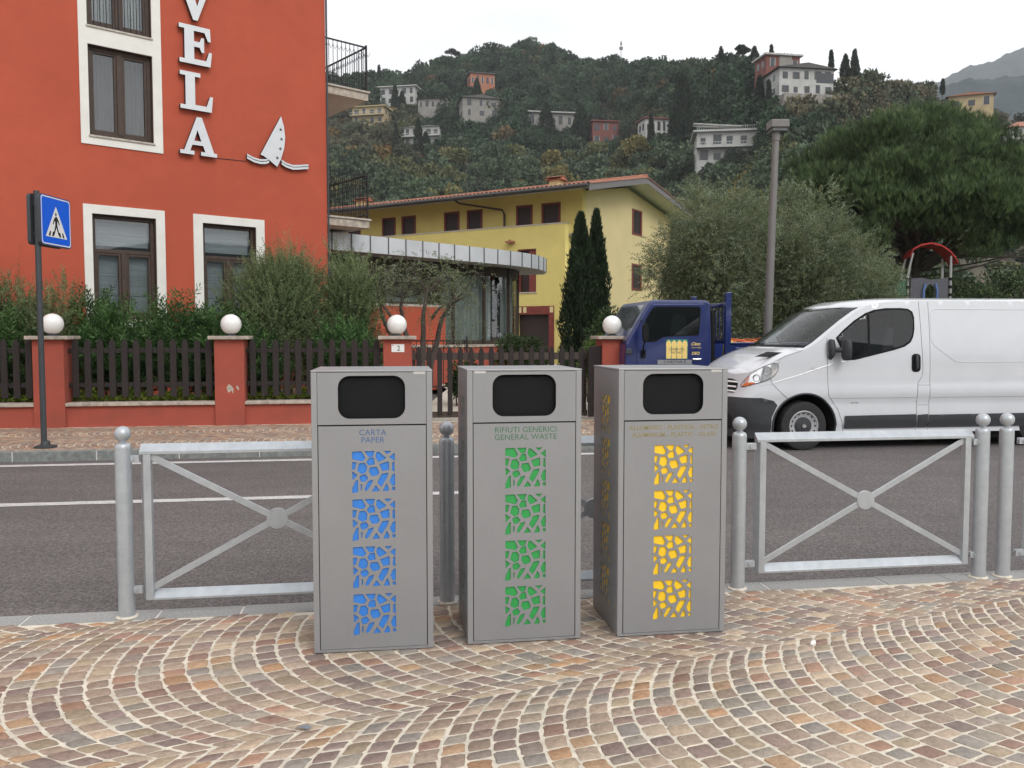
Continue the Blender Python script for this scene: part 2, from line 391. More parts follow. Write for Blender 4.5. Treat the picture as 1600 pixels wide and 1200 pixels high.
kerb('kerb', 11.20, 11.34, -.28, .004, -30, 4.1, [1.0, .95, 1.02], MT['kerbstone'], MT['joint'])
kb = MB(); 
# road markings, 4 mm above the asphalt
def marking(u0, u1, v0, v1):
    n = max(2, int((u1 - u0) / .12)); vs = []; fs = []
    for i in range(n + 1):
        u = u0 + (u1 - u0) * i / n
        vs += [W(u, v0 + rnd.uniform(-.006, .006), -.116), W(u, v1 + rnd.uniform(-.006, .006), -.116)]
    for i in range(n): fs.append((2 * i, 2 * i + 2, 2 * i + 3, 2 * i + 1))
    mb = MB(); mb.add(vs, fs); struct(mb.build('road_marking', MT['roadpaint']))
marking(-30, 4.2, 10.78, 10.93)
marking(-30, 1.6, 8.26, 8.41)

# segmental-arc stone setts
PAL = np.array([(.30, .245, .20), (.27, .22, .18), (.25, .22, .20), (.33, .28, .23), (.24, .185, .165), (.22, .175, .165), (.37, .26, .165), (.38, .24, .14), (.32, .205, .15),
                (.26, .25, .22), (.24, .24, .23), (.40, .335, .26), (.36, .31, .25), (.20, .165, .16), (.30, .26, .19), (.25, .165, .135), (.42, .36, .27)])
PW = np.array([1.8, 1.8, 1.6, 1.5, 1.2, .9, .9, .55, .8, 1.2, 1.0, .9, 1.2, .6, 1.2, .8, .8]); PW = PW / PW.sum()
def setts(name, ang, n_lo, n_hi, u_lo, u_hi, inside, Wc=1.5, Rr=1.0, s=.097, ln=.079, fine=True, n_shift=.3, zt=0, gap=.0065):
    a = np.array([math.cos(ang), math.sin(ang)]); nn = np.array([-math.sin(ang), math.cos(ang)])
    pm_ = math.asin(Wc / 2 / Rr); V = []; F4 = []; cols = []; top = []
    lx = random.Random(11)
    vs = []; tops = []; sides = []; cT = []; cS = []
    c0 = int(math.floor((n_lo - n_shift) / Wc)); c1 = int(math.ceil((n_hi - n_shift) / Wc))
    K = 10 if fine else 4
    for c in range(c0, c1 + 1):
        nc = n_shift + Wc * (c + .5)
        off = lx.uniform(0, s)
        for i in range(int(u_lo / s), int(u_hi / s) + 1):
            m = int(round(2 * pm_ * Rr / ln)); jit = [lx.uniform(-.16, .16) for _ in range(m + 1)]
            sh = lx.uniform(0, 1)
            bnd = [(-pm_ + (2 * pm_) * (j + jit[j] + (sh - .5) * .8 * (0 < j < m)) / m) for j in range(m + 1)]
            bnd[0] = -pm_; bnd[-1] = pm_
            wb = lx.uniform(-.006, .006)
            def arc(u, ph): return (u + off - Rr * (math.cos(ph) - math.cos(pm_)) , nc + Rr * math.sin(ph))
            for j in range(m):
                p0, p1 = bnd[j], bnd[j + 1]
                d0, d1 = .22 * s * math.sin(p0) / Rr, .22 * s * math.sin(p1) / Rr
                u = i * s
                q = [arc(u, p0), arc(u, p1), arc(u - s, min(pm_, max(-pm_, p1 + d1))), arc(u - s, min(pm_, max(-pm_, p0 + d0)))]
                q = [np.array(t) for t in q]
                cen = sum(q) / 4
                wx, wy = a * cen[0] + nn * cen[1]
                if not inside(wx, wy): continue
                e1 = (q[1] + q[2] - q[0] - q[3]) / 2; e2 = (q[3] + q[2] - q[0] - q[1]) / 2
                l1, l2 = np.linalg.norm(e1), np.linalg.norm(e2)
                if l1 < .03 or l2 < .03: continue
                area = abs(e1[0] * e2[1] - e1[1] * e2[0]); h1 = area / l2; h2 = area / l1
                g = gap * .62 + lx.uniform(-.0015, .002); g2 = gap * .84 + lx.uniform(-.002, .002)
                f1, f2 = max(.4, 1 - 2 * g / h1), max(.4, 1 - 2 * g2 / h2)
                def pt(sx, sy):   # bilinear
                    A = (1 + sx * f1) / 2; B = (1 + sy * f2) / 2
                    return q[0] * (1 - A) * (1 - B) + q[1] * A * (1 - B) + q[2] * A * B + q[3] * (1 - A) * B
                if fine:
                    r = lx.uniform(.14, .24)
                    sh_ = [(-1 + r, -1), (0, -1), (1 - r, -1), (1, -1 + r), (1, 1 - r), (1 - r, 1), (0, 1), (-1 + r, 1), (-1, 1 - r), (-1, -1 + r)]
                    ring = [pt(x * (1 + lx.uniform(-.10, .06)), y * (1 + lx.uniform(-.11, .06))) for x, y in sh_]
                else: ring = [pt(x, y) for x, y in ((-1, -1), (1, -1), (1, 1), (-1, 1))]
                zc = zt + lx.uniform(-.0012, .0018); tx, ty = lx.uniform(-.022, .022), lx.uniform(-.022, .022)
                b0 = len(vs)
                cc = sum(ring) / K
                for lev, (sc_, dz) in enumerate(((.90, .0), (1.0, -.0030), (1.015, -.016))):
                    for rr in ring:
                        w2 = cc + (rr - cc) * sc_; ww = a * w2[0] + nn * w2[1]
                        vs.append((ww[0], ww[1], zc + dz + (w2[0] - cc[0]) * tx + (w2[1] - cc[1]) * ty))
                tops.append([b0 + k for k in range(K)])
                for lev in range(2):
                    for k in range(K):
                        sides.append((b0 + lev * K + k, b0 + (lev + 1) * K + k, b0 + (lev + 1) * K + (k + 1) % K, b0 + lev * K + (k + 1) % K))
                cp = PAL[rng.choice(len(PAL), p=PW)]; gm = np.array([.325, .265, .215]); cp = (gm + (cp - gm) * .88) * rng.uniform(.82, 1.16) * 1.20 * np.array([1.09, .99, .91])
                cT.append(cp); cS += [cp] * (2 * K)
    me = bpy.data.meshes.new(name); me.from_pydata(vs, [], tops + sides)
    at = me.attributes.new('Col', 'FLOAT_COLOR', 'FACE'); C = np.ones((len(tops) + len(sides), 4), dtype=np.float32)
    C[:, :3] = np.array(cT + cS); at.data.foreach_set('color', C.ravel())
    bm = bmesh.new(); bm.from_mesh(me); bmesh.ops.recalc_face_normals(bm, faces=bm.faces)
    for f in bm.faces: f.smooth = True
    bm.to_mesh(me); bm.free()
    me.materials.append(MT['stone'])
    o = bpy.data.objects.new(name, me); COL.objects.link(o); struct(o); return len(tops)
BINS = [(-.89, 3.758, 7.6), (-.205, 3.87, 8.8), (.499, 3.97, 8.6)]
cA = math.cos(RA); sA = math.sin(RA)
def in_plaza(x, y):
    v = -x * sA + y * cA
    if v > 4.44 or y < 1.6: return False
    if abs(x) > .72 * y + 1.2: return False
    return True
def in_far(x, y):
    v = -x * sA + y * cA; u = x * cA + y * sA
    return 11.37 < v < 14.12 and u < 4.05 and -9.5 < u
n1 = setts('paving_setts', R(24), .2, 7.5, -7, 8.5, in_plaza, n_shift=-.04, zt=0.0, Wc=1.55, Rr=1.02)
n2 = setts('far_paving_setts', RA, 11.2, 14.6, -10.5, 6.5, in_far, fine=False, n_shift=.35 + .3, zt=.0, Wc=1.35, Rr=.9, gap=.008)
print('setts', n1, n2)

# garden ground behind the red wall, gravel drive behind the gate, lawn by the road further right
def zsheet(name, pts, z, m): mb = MB(); mb.add([(x, y, z) for x, y in pts], [tuple(range(len(pts)))]); return struct(mb.build(name, m))
a = W(-20, 14.3); b = W(.3, 14.3)
zsheet('garden_soil', [(a.x, a.y), (b.x, b.y), (b.x - 1.0, 20), (b.x - 1.0, 60), (-40, 60), (-40, 12)], .30, MT['earth'])
gs = MB(); a = W(.35, 14.25); b = W(4.05, 14.25)
gs.add([(a.x, a.y, -.02), (b.x, b.y, -.02), (3.5, 19, .08), (3.3, 30, .3), (-4.5, 30, .3), (-1.8, 19, .08)], [(0, 1, 2, 3, 5), (2, 3, 4, 5)])
gs = MB(); gs.add([(a.x, a.y, -.02), (b.x, b.y, -.02), (3.6, 21, .12), (3.3, 34, .3), (-4.5, 34, .3), (-1.6, 21, .12)], [(0, 1, 2, 5), (2, 3, 4, 5)])
struct(gs.build('gravel_drive', MT['gravel']))
p = [W(4.4, 17.4), W(70, 17.4)]
zsheet('park_lawn', [(p[0].x, p[0].y), (p[1].x, p[1].y), (90, 90), (3.6, 90), (3.6, 21)], .02, MT['grass'])
bedd = zsheet('flower_bed_soil', [(1.75, 16.0), (3.4, 15.6), (3.5, 22), (1.4, 25)], .16, MT['earth'])

# ----------------------------------------------------------------- hillside terrain
SIL = [(-1400, 330), (-600, 260), (-200, 190), (100, 150), (420, 142), (515, 140), (590, 136), (650, 130), (690, 112), (720, 108), (780, 92), (830, 86), (870, 92), (905, 115), (960, 115), (1000, 118), (1050, 120), (1100, 118), (1140, 116), (1180, 120), (1240, 122), (1300, 134), (1340, 143), (1400, 150), (1470, 158), (1540, 168), (1600, 178), (1750, 190), (2100, 230), (2600, 330)]
RT = [(-1400, 200), (0, 300), (520, 340), (700, 360), (850, 380), (950, 340), (1100, 260), (1200, 195), (1300, 180), (1400, 210), (1500, 230), (1600, 240), (2600, 240)]
SX = np.array([s[0] for s in SIL], float); SY = np.array([s[1] for s in SIL], float)
RX = np.array([s[0] for s in RT], float); RY = np.array([s[1] for s in RT], float)
Y0 = 56.
def terr(px, Y):
    """ground height of the slope at bearing px (pixel column of the photo) and distance Y"""
    e_top = (525 - np.interp(px, SX, SY)) / 1330; Rt = np.interp(px, RX, RY)
    f = np.clip((Y - Y0) / (Rt - Y0), 0, 1)
    e = e_top * f ** .85
    z = (EYE + Y * e) * np.clip(f * 6, 0, 1) - 3.5 * np.clip(f * 4, 0, 1)
    bump = 1.6 * np.sin(px * .031 + Y * .05) * np.sin(Y * .043 + 2) + .8 * np.sin(px * .083 - Y * .11)
    z = z + bump * np.clip(f * 5, 0, 1) * np.clip((1 - f) * 6, 0, 1)
    back = np.clip(Y - Rt, 0, None)
    return z - back * .22
def hill_pt(px, py):
    """world point where the sight line of the column px meets the slope at height py"""
    e = (525 - py) / 1330; Y = Y0 + 4
    Rt = float(np.interp(px, RX, RY))
    while Y < Rt - 2:
        if terr(px, Y) >= EYE + Y * e: break
        Y += .5
    return Vector(((px - 800) / 1330 * Y, Y, float(terr(px, Y))))
pxs = np.linspace(-1400, 2600, 260); ff = np.concatenate([np.linspace(0, 1, 70), np.linspace(1.05, 2.0, 14)])
V = []
for f in ff:
    Rt = np.interp(pxs, RX, RY); Y = Y0 + (Rt - Y0) * f
    z = terr(pxs, Y); V.append(np.stack([(pxs - 800) / 1330 * Y, Y, np.maximum(z, -.18)], 1))
V = np.concatenate(V); nx = len(pxs)
F = [(j * nx + i, j * nx + i + 1, (j + 1) * nx + i + 1, (j + 1) * nx + i) for j in range(len(ff) - 1) for i in range(nx - 1)]
struct(np_obj('hillside', V, F, MT['slope'], smooth=True))
# far mountains to the right
def ridge(name, prof, Yd, depth, m, rough):
    P = np.array(prof, float); xs = np.linspace(P[0, 0], P[-1, 0], 240); ys = np.interp(xs, P[:, 0], P[:, 1])
    rows = []
    for k in range(40):
        t = k / 39; Yk = Yd - depth * (1 - t)
        e = (525 - ys) / 1330 * (t ** .8)
        nz = sum(math.sin(1) * np.sin(xs * fr + k * .9 * fr2 + fr * 99) / (i + 1) for i, (fr, fr2) in enumerate(((.021, .31), (.053, .7), (.11, 1.3), (.23, 2.1), (.47, 3.3))))
        z = EYE + Yk * e + nz * rough * (t * (1.25 - t)) * 2
        rows.append(np.stack([(xs - 800) / 1330 * Yk, np.full_like(xs, Yk), z], 1))
    rows.append(rows[-1] + np.array([0, depth * .5, -Yd * .1]))
    V = np.concatenate(rows); n = len(xs)
    F = [(j * n + i, j * n + i + 1, (j + 1) * n + i + 1, (j + 1) * n + i) for j in range(40) for i in range(n - 1)]
    return struct(np_obj(name, V, F, m, smooth=True))
bh = []
for k in range(3):
    for i_ in range(61):
        a = math.pi + math.pi * i_ / 60; rr = (150, 230, 300)[k]; bh.append((rr * math.cos(a), rr * math.sin(a) - 5, (-.1, 34 + 12 * math.sin(i_ * .35) + 5 * math.sin(i_ * .9), -.1)[k]))
struct(np_obj('opposite_hills', bh, [(k * 61 + i_, k * 61 + i_ + 1, (k + 1) * 61 + i_ + 1, (k + 1) * 61 + i_) for k in range(2) for i_ in range(60)], MT['mountain'], smooth=True))
ridge('far_hill', [(1250, 190), (1380, 160), (1450, 143), (1500, 135), (1560, 131), (1640, 128), (1800, 140), (2300, 240)], 650, 330, MT['mountain'], 4.5)
ridge('mountain', [(1300, 180), (1400, 155), (1445, 138), (1475, 125), (1510, 113), (1545, 103), (1575, 90), (1600, 84), (1700, 60), (1900, 70), (2400, 200)], 1450, 600, MT['mountain'], 10)

# ================================================================= LITTER BINS
CELLS = [
 [(333,690),(405,688),(432,742),(412,768),(333,748)], [(428,686),(503,684),(487,733),(460,731)], [(520,700),(535,693),(592,745),(535,775),(515,735)],
 [(578,688),(632,685),(605,711)], [(620,738),(657,705),(657,768)], [(335,778),(365,780),(352,835),(333,835)],
 [(388,790),(425,785),(443,815),(438,858),(408,875),(375,848)], [(465,745),(497,742),(503,795),(460,802),(445,778)], [(543,798),(610,775),(612,842),(565,852)],
 [(641,785),(655,780),(657,860),(638,845)], [(335,855),(370,885),(337,925)], [(470,825),(520,820),(537,865),(528,885),(485,895),(463,855)],
 [(395,895),(432,880),(452,912),(433,935),(405,940),(393,915)], [(560,880),(608,872),(598,905),(555,985),(527,950)], [(640,890),(660,878),(658,975),(635,975),(623,935)],
 [(360,935),(376,925),(376,1025),(333,1034),(333,1000)], [(398,965),(407,965),(405,1000),(397,1015)], [(455,940),(490,928),(485,950),(450,1010),(432,1018),(428,1000)],
 [(513,975),(540,1020),(483,1024)], [(595,960),(609,1000),(608,1020),(567,1022)], [(639,993),(660,993),(660,1015),(639,1015)]]
def soft(P, r=.16):
    Q = []
    for i in range(len(P)):
        p, a, b = P[i], P[i - 1], P[(i + 1) % len(P)]
        Q += [(p[0] + (a[0] - p[0]) * r, p[1] + (a[1] - p[1]) * r), (p[0] + (a[0] - p[0]) * r * .3 + (b[0] - p[0]) * r * .3, p[1] + (a[1] - p[1]) * r * .3 + (b[1] - p[1]) * r * .3), (p[0] + (b[0] - p[0]) * r, p[1] + (b[1] - p[1]) * r)]
    return Q
def tile(x0, ztop, w=.190, h=.188):
    out = []
    for c in CELLS:
        P = [(x0 + (x - 333) / 327 * w, ztop - (y - 685) / 350 * h) for x, y in soft(c, .11)]
        cx = sum(p[0] for p in P) / len(P); cz = sum(p[1] for p in P) / len(P); Q = []
        for x, z in P:
            l = math.hypot(x - cx, z - cz) or 1; e = .0021
            Q.append((min(max(x + (x - cx) / l * e, x0), x0 + w * 1.002), min(z + (z - cz) / l * e, ztop)))
        out.append(Q)
    return out
BW, BD, BH = .535, .48, 1.27
def bin_(i, inl, txm, label, lines, sticker_x, tsize):
    x, y, a = BINS[i]
    t = empty('litter_bin', (x, y, .004), R(a), label, 'litter bin', 'three grey recycling bins side by side')
    mb = MB(); mb.box(.004, BW - .004, .010, .013, .012, 1.262) if False else None
    # carcass: back, base, inner walls, lid
    mb.box(.004, BW - .004, BD - .003, BD, .01, BH - .006); mb.box(.004, BW - .004, .02, BD - .003, .01, .02)
    mb.box(.0, BW, .0, .003, .0, .012)
    mb.build('carcass', MT['bin'], t)
    ld = MB(); ld.box(-.001, BW + .001, -.002, BD + .001, BH - .004, BH + .004); ld.build('lid', MT['bin_edge'], t, bevel=.002)
    for k in range(2):
        xx = 0 if k == 0 else BW - .026
        p = MB(); p.box(xx, xx + .026, -.001, .028, 0.0, BH - .005); p.build('corner_post', MT['bin_edge'], t, bevel=.002)
    for k in range(2):   # side panels with their own cut-outs
        polys = [rect(.029, BD - .003, .0, BH - .005)]
        for n in range(5): polys += tile(.165, 1.136 - n * .213, .17)
        o = curve_plate('side_panel', polys, .003, MT['bin'], t, loc=(.0035 if k == 0 else BW - .0035, 0, 0), rot=(math.pi / 2, 0, math.pi / 2))
        q = MB(); xx = .0058 if k == 0 else BW - .0068
        q.box(xx, xx + .001, .12, .37, .06, 1.17); q.build('side_inlay', inl, t)
    curve_plate('hood_panel', [rect(.0275, BW - .0275, 1.031, BH - .006), rrect(.117, .414, 1.057, 1.249, .052)], .003, MT['bin'], t, loc=(0, .0015, 0))
    fl = MB(); fl.box(.09, .44, .022, .026, 1.04, BH - .03); fl.build('flap', MT['black'], t)
    rim = MB(); rr = rrect(.117, .414, 1.057, 1.249, .052); rim.tube([(a_, .003, b_) for a_, b_ in rr] + [(rr[0][0], .003, rr[0][1])], .0022, 5, caps=False); rim.build('opening_rim', MT['black'], t)
    gp = MB(); gp.box(.0265, BW - .0265, .006, .009, .006, 1.031); gp.build('door_gap', MT['gap'], t)
    polys = [rect(.0295, BW - .0295, .014, 1.0245)]
    for n in range(4): polys += tile(.176, .911 - n * .2165)
    d = curve_plate('door', polys, .004, MT['bin'], t, loc=(0, .0015, 0))
    q = MB(); q.box(.16, .382, .0052, .0058, .05, .93); q.build('inlay', inl, d if False else t)
    for n, (s, cx) in enumerate(lines):
        text_obj('lettering', s, tsize, txm, t, (cx, -.0008, .994 - n * .034), depth=.0004, sx=1.0, spacing=1.05, offset=.0005 if i == 2 else .0002)
    st = MB(); st.box(sticker_x, sticker_x + .052, -.0008, .0, 1.2555, 1.2665); st.build('maker_plate', MT['plate'], t)
    return t
bin_(0, MT['blue_in'], MT['blue_tx'], 'grey litter bin with blue cut-out squares marked CARTA PAPER', [('CARTA', .268), ('PAPER', .268)], .452, .036)
bin_(1, MT['green_in'], MT['green_tx'], 'grey litter bin with green cut-out squares marked GENERAL WASTE', [('RIFIUTI GENERICI', .272), ('GENERAL WASTE', .272)], .034, .036)
bin_(2, MT['yellow_in'], MT['yellow_tx'], 'grey litter bin with yellow cut-out squares for aluminium, plastic and glass', [('ALLUMINIO - PLASTICA - VETRO', .272), ('ALUMINIUM - PLASTIC - GLASS', .272)], .452, .0288)

# ================================================================= STREET BARRIERS
def post():
    t = empty('barrier_post')
    p = MB(); p.lathe([(.040, -.02), (.040, .865), (.0385, .880), (.033, .888), (.022, .893), (.016, .898), (.016, .906)], n=28)
    p.build('post_tube', MT['galv'], t, smooth=True)
    s = MB(); s.sphere((0, 0, .938), .0395, 28, 18); s.build('ball_finial', MT['galv'], t, smooth=True)
    c = MB(); c.lathe([(.052, -.003), (.054, .004), (.042, .010)], n=24); c.build('base_collar', MT['mortar'], t, smooth=True)
    return t
PV = 4.512
pl = [(-1.302, 'galvanised barrier post at the far left with a ball on top'), (.330, 'galvanised barrier post between the blue bin and the green bin'),
      (1.975, 'galvanised barrier post just right of the yellow bin'), (3.482, 'galvanised barrier post at the right end of the full cross panel'),
      (3.640, 'galvanised barrier post at the right, outer one of the close pair'), (-1.302 + 1.485, 'galvanised barrier post hidden behind the blue bin')]
p0 = post()
for i, (u, lb) in enumerate(pl[:5]):
    o = p0 if i == 0 else copy_tree(p0)
    o.location = W(u, PV, 0); tag(o, lb, 'post', 'galvanised barrier posts along the kerb')
def panel(w=1.345):
    t = empty('street_barrier')
    f = MB(); z0, z1 = .085, .885; b = .044; d = .036; x0, x1 = -w / 2, w / 2
    # mitred tube frame
    for sg in (-1, 1):
        e = x0 if sg < 0 else x1
        f = MB(); f.prism([(e, .020), (e - sg * .020, -.019), (e - sg * .056, -.019), (e - sg * .056, .020)], z0 + .001, z1 - .0525); f.build('upright', MT['galv'], t, bevel=.002)
    f = MB(); f.prism([(.021, z1), (-.019, z1 - .036), (-.019, z1 - .052), (.021, z1 - .052)], x0 + .001, x1 - .001, 'x'); f.build('top_rail', MT['galv'], t, bevel=.002)
    f = MB(); f.prism([(.021, z0 + .050), (-.019, z0 + .012), (-.019, z0), (.021, z0)], x0 + .0565, x1 - .0565, 'x'); f.build('bottom_rail', MT['galv'], t, bevel=.002)
    cx, cz = 0, (z0 + z1) / 2
    for k, (sx, sz) in enumerate(((1, 1), (-1, 1), (1, -1), (-1, -1))):
        e = MB(); e.beam((sx * .03, 0, cz + sz * .016), (sx * (w / 2 - b + .002), 0, cz + sz * ((z1 - z0) / 2 - b + .002)), .008, .036, up=(0, 1, 0)) if False else e.beam((sx * .03, 0, cz + sz * .016), (sx * (w / 2 - b + .002), 0, cz + sz * ((z1 - z0) / 2 - b - .014)), .032, .009, up=(0, 1, 0))
        e.build('diagonal_bar', MT['galv'], t, bevel=.001)
    dd = MB(); dd.prism(ell(0, cz, .054, .054, 36), -.009, .009, 'y'); dd.build('centre_disc', MT['galv'], t, bevel=.0015)
    for sx in (-1, 1):
        for zz in (z0 + .055, z1 - .075):
            g_ = MB(); g_.box(min(sx * w / 2, sx * (w / 2 + .062)), max(sx * w / 2, sx * (w / 2 + .062)), -.012, -.007, zz - .018, zz + .018)
            g_.box(min(sx * w / 2, sx * (w / 2 + .062)), max(sx * w / 2, sx * (w / 2 + .062)), .007, .012, zz - .018, zz + .018)
            br = g_.build('bracket', MT['galv'], t, bevel=.001)
            h = MB(); h.prism(ell(sx * (w / 2 + .032), zz, .010, .010, 6), -.019, -.012, 'y'); h.build('bolt', MT['galv'], br)
    return t
pa = panel()
for i, (u, lb) in enumerate(((-1.302 + .752, 'galvanised cross-braced barrier panel left of the blue bin'), (1.135, 'galvanised cross-braced barrier panel mostly hidden behind the green and yellow bins'),
                             (2.745, 'galvanised cross-braced barrier panel fully in view right of the yellow bin'), (4.45, 'galvanised barrier panel cut off by the right edge of the photo'))):
    o = pa if i == 0 else copy_tree(pa)
    o.location = W(u, PV, 0); o.rotation_euler = (0, 0, RA); tag(o, lb, 'barrier', 'cross-braced barrier panels along the kerb')

# bits lying on the setts
lt = MB(); lt.add([(0, 0, .004), (.028, .004, .006), (.034, .02, .012), (.01, .026, .008), (.004, .004, .014), (.026, .008, .019), (.03, .02, .021), (.01, .022, .017)], [(0, 1, 2, 3), (4, 7, 6, 5), (0, 4, 5, 1), (1, 5, 6, 2), (2, 6, 7, 3), (3, 7, 4, 0)])
tag(lt.build('paper_scrap', MT['litter'], loc=(1.375, 3.85, .003), bevel=.002), 'tiny white paper scrap lying on the setts right of the bins', 'litter')
lf = MB(); lf.add([(0, 0, .006), (.03, .012, .012), (.06, .006, .008), (.075, .02, .010), (.05, .03, .014), (.02, .028, .007)], [(0, 1, 2, 3, 4, 5)])
tag(lf.build('dry_leaf', MT['dryleaf'], loc=(-.80, 3.00, .001)), 'small blue-grey dry leaf lying on the setts before the blue bin', 'leaf')

# ================================================================= CROSSING SIGN
def crossing_sign():
    bx, by = -5.985, 10.86
    t = empty('crossing_sign', (bx, by, 0), R(95), 'blue pedestrian crossing sign on a dark pole at the far kerb', 'road sign'); t.rotation_euler = (0, 0, R(87))
    p = MB(); p.tube([(0, 0.018, 0), (0, 0.018, 3.26)], .036, 16); p.build('pole', MT['steel_dark'], t, smooth=True)
    b = MB(); b.lathe([(.135, .004), (.135, .022), (.10, .032), (.06, .040), (.05, .085), (.037, .09)], n=24); b.build('base_plate', MT['steel_dark'], t, smooth=True, auto=30)
    for k in (0, 1):
        y = -.045 if k == 0 else .085; s = -1 if k == 0 else 1
        x0, x1, z0, z1 = -.07, .60, 2.585, 3.225
        o = curve_plate('sign_panel', [rrect(x0, x1, z0, z1, .05)], .045, MT['steel_dark'], t, loc=(0, y, 0))
        fr = curve_plate('blue_face', [rrect(x0 + .010, x1 - .010, z0 + .010, z1 - .010, .045)], .002, MT['sign_blue'], o); 
        # faces sit just proud of the panel: plate-local z is -y of the sign
        fr.rotation_euler = (0, 0, 0); fr.location = (0, 0, .0236 * (1 if k == 0 else -1))
        def face(nm, polys, m, lift):
            q = curve_plate(nm, polys, .001, m, o); q.rotation_euler = (0, 0, 0); q.location = (0, 0, (lift) * (1 if k == 0 else -1)); return q
        cx = (x0 + x1) / 2
        face('white_border', [rrect(x0 + .016, x1 - .016, z0 + .016, z1 - .016, .042), rrect(x0 + .030, x1 - .030, z0 + .030, z1 - .030, .034)], MT['sign_white'], .0256)
        face('white_triangle', [[(cx - .235, 2.70), (cx + .235, 2.70), (cx, 3.10)]], MT['sign_white'], .0256)
        man = [ell(cx - .005, 2.998, .017, .021, 12),
               [(cx - .012, 2.970), (cx + .012, 2.970), (cx + .050, 2.928), (cx + .075, 2.872), (cx + .060, 2.862), (cx + .036, 2.905), (cx + .022, 2.912), (cx + .020, 2.862), (cx + .045, 2.790), (cx + .068, 2.735), (cx + .045, 2.728), (cx + .018, 2.785), (cx + .002, 2.832),
                (cx - .022, 2.785), (cx - .052, 2.728), (cx - .075, 2.738), (cx - .045, 2.795), (cx - .024, 2.862), (cx - .028, 2.912), (cx - .042, 2.905), (cx - .062, 2.862), (cx - .078, 2.872), (cx - .052, 2.930)]]
        face('walking_figure', man, MT['gap'], .0266)
        st = []
        for j, xx in enumerate((-.165, -.085, 0, .085, .165)):
            st.append([(cx + xx - .020 + (-xx * .05), 2.712), (cx + xx + .020 + (-xx * .05), 2.712), (cx + xx * .80 + .014, 2.772), (cx + xx * .80 - .014, 2.772)])
        face('zebra_stripes', [st[0], st[1], st[3], st[4]], MT['gap'], .0266)
    for zz in (2.72, 3.1):
        c = MB(); c.box(-.02, .05, -.020, .062, zz - .02, zz + .02); c.build('clamp', MT['steel_dark'], t, bevel=.004)
    return t
crossing_sign()

# ================================================================= GARDEN WALL, PILLARS, FENCES, GATE
WV = 14.15
def pillar(u, lb, glb, num=False):
    t = empty('wall_pillar', W(u, WV + .23, 0), RA, lb, 'pillar', 'red pillars of the garden wall')
    h = .23
    p = MB(); p.box(-h, h, -h, h, -.1, 1.375); p.build('shaft', MT['redwall'], t, bevel=.008)
    c = MB(); c.box(-.31, .31, -.31, .31, 1.375, 1.432); c.build('cap', MT['coping'], t, bevel=.008)
    if num:
        n = MB(); n.box(-.095, .115, -h - .008, -h, 1.165, 1.295); pt = n.build('house_number', MT['sign_white'], t, bevel=.002)
        text_obj('digit', '2', .12, MT['gap'], pt, (.02, -h - .0095, 1.225), depth=.001, sx=.9)
        dd = curve_plate('small_emblem', [ell(-.072, 1.278, .010, .010, 10)], .001, MT['playred'], pt, loc=(0, -h - .0095, 0))
    g = empty('globe_lamp', W(u, WV + .23, 1.432), RA, glb, 'lamp', 'white globe lamps on the pillars')
    b = MB(); b.lathe([(.085, 0), (.085, .018), (.06, .024), (.06, .035)], n=20); b.build('lamp_base', MT['steel_dark'], g, smooth=True)
    s = MB(); s.sphere((0, 0, .188), .165, 32, 20); s.build('globe', MT['globe'], g, smooth=True)
pillar(-7.85, 'red pillar beyond the left end of the picket fence', 'white globe lamp on the outermost left pillar')
pillar(-5.15, 'red garden pillar behind the crossing sign pole', 'white globe lamp right behind the crossing sign pole')
pillar(-2.44, 'red garden pillar with a pale scuff, second from left', 'white globe lamp on the pillar with the pale scuff')
pillar(.23, 'red garden pillar with the house number 2', 'white globe lamp above the house number 2', True)
pillar(3.93, 'red garden pillar beside the blue truck cab', 'white globe lamp beside the blue truck cab')
# scuff of exposed plaster on the second pillar
sk = curve_plate('plaster_scuff', [[(-.05, .60), (-.02, .52), (.03, .56), (.05, .50), (.06, .585), (.03, .63), (-.01, .66)], [(.10, .62), (.13, .56), (.15, .58), (.12, .64)]], .001, MT['coping'], [o for o in bpy.data.objects if o.get('label', '').startswith('red garden pillar with a pale')][0], loc=(0, -.2308, 0))
for a, b, lb in ((-10.6, -8.08, 'low red garden wall at the far left of the fence'), (-7.62, -5.38, 'low red wall with pale coping left of the sign pole'), (-4.92, -2.67, 'low red wall with mossy coping right of the sign pole'), (-2.21, 0.0, 'low red wall left of the house number pillar')):
    t = empty('garden_wall', W(a, WV + .02, 0), RA, lb, 'wall', 'low red wall sections between the pillars')
    L_ = b - a
    w = MB(); w.box(0, L_, .03, .27, -.2, .33); w.build('wall_body', MT['redwall'], t)
    c = MB(); n = max(2, int(L_ / .55))
    for k in range(n): c.box(L_ * k / n + .002, L_ * (k + 1) / n - .002, -.02, .31, .33 + rnd.uniform(-.002, .002), .382)
    c.build('coping', MT['coping'], t, bevel=.006)
def pickets(mb, x0, x1, n, w, z0, z1, th=.022, y=0, tip=.06):
    for k in range(n):
        cx = x0 + (x1 - x0) * (k + .5) / n + rnd.uniform(-.004, .004); dz = rnd.uniform(-.012, .012); l = rnd.uniform(-.004, .004)
        mb.prism([(cx - w / 2, z0 + dz), (cx + w / 2, z0 + dz), (cx + w / 2 + l, z1 - tip + dz), (cx + .012 + l, z1 + dz), (cx - .012 + l, z1 + dz), (cx - w / 2 + l, z1 - tip + dz)], y - th / 2, y + th / 2, 'y')
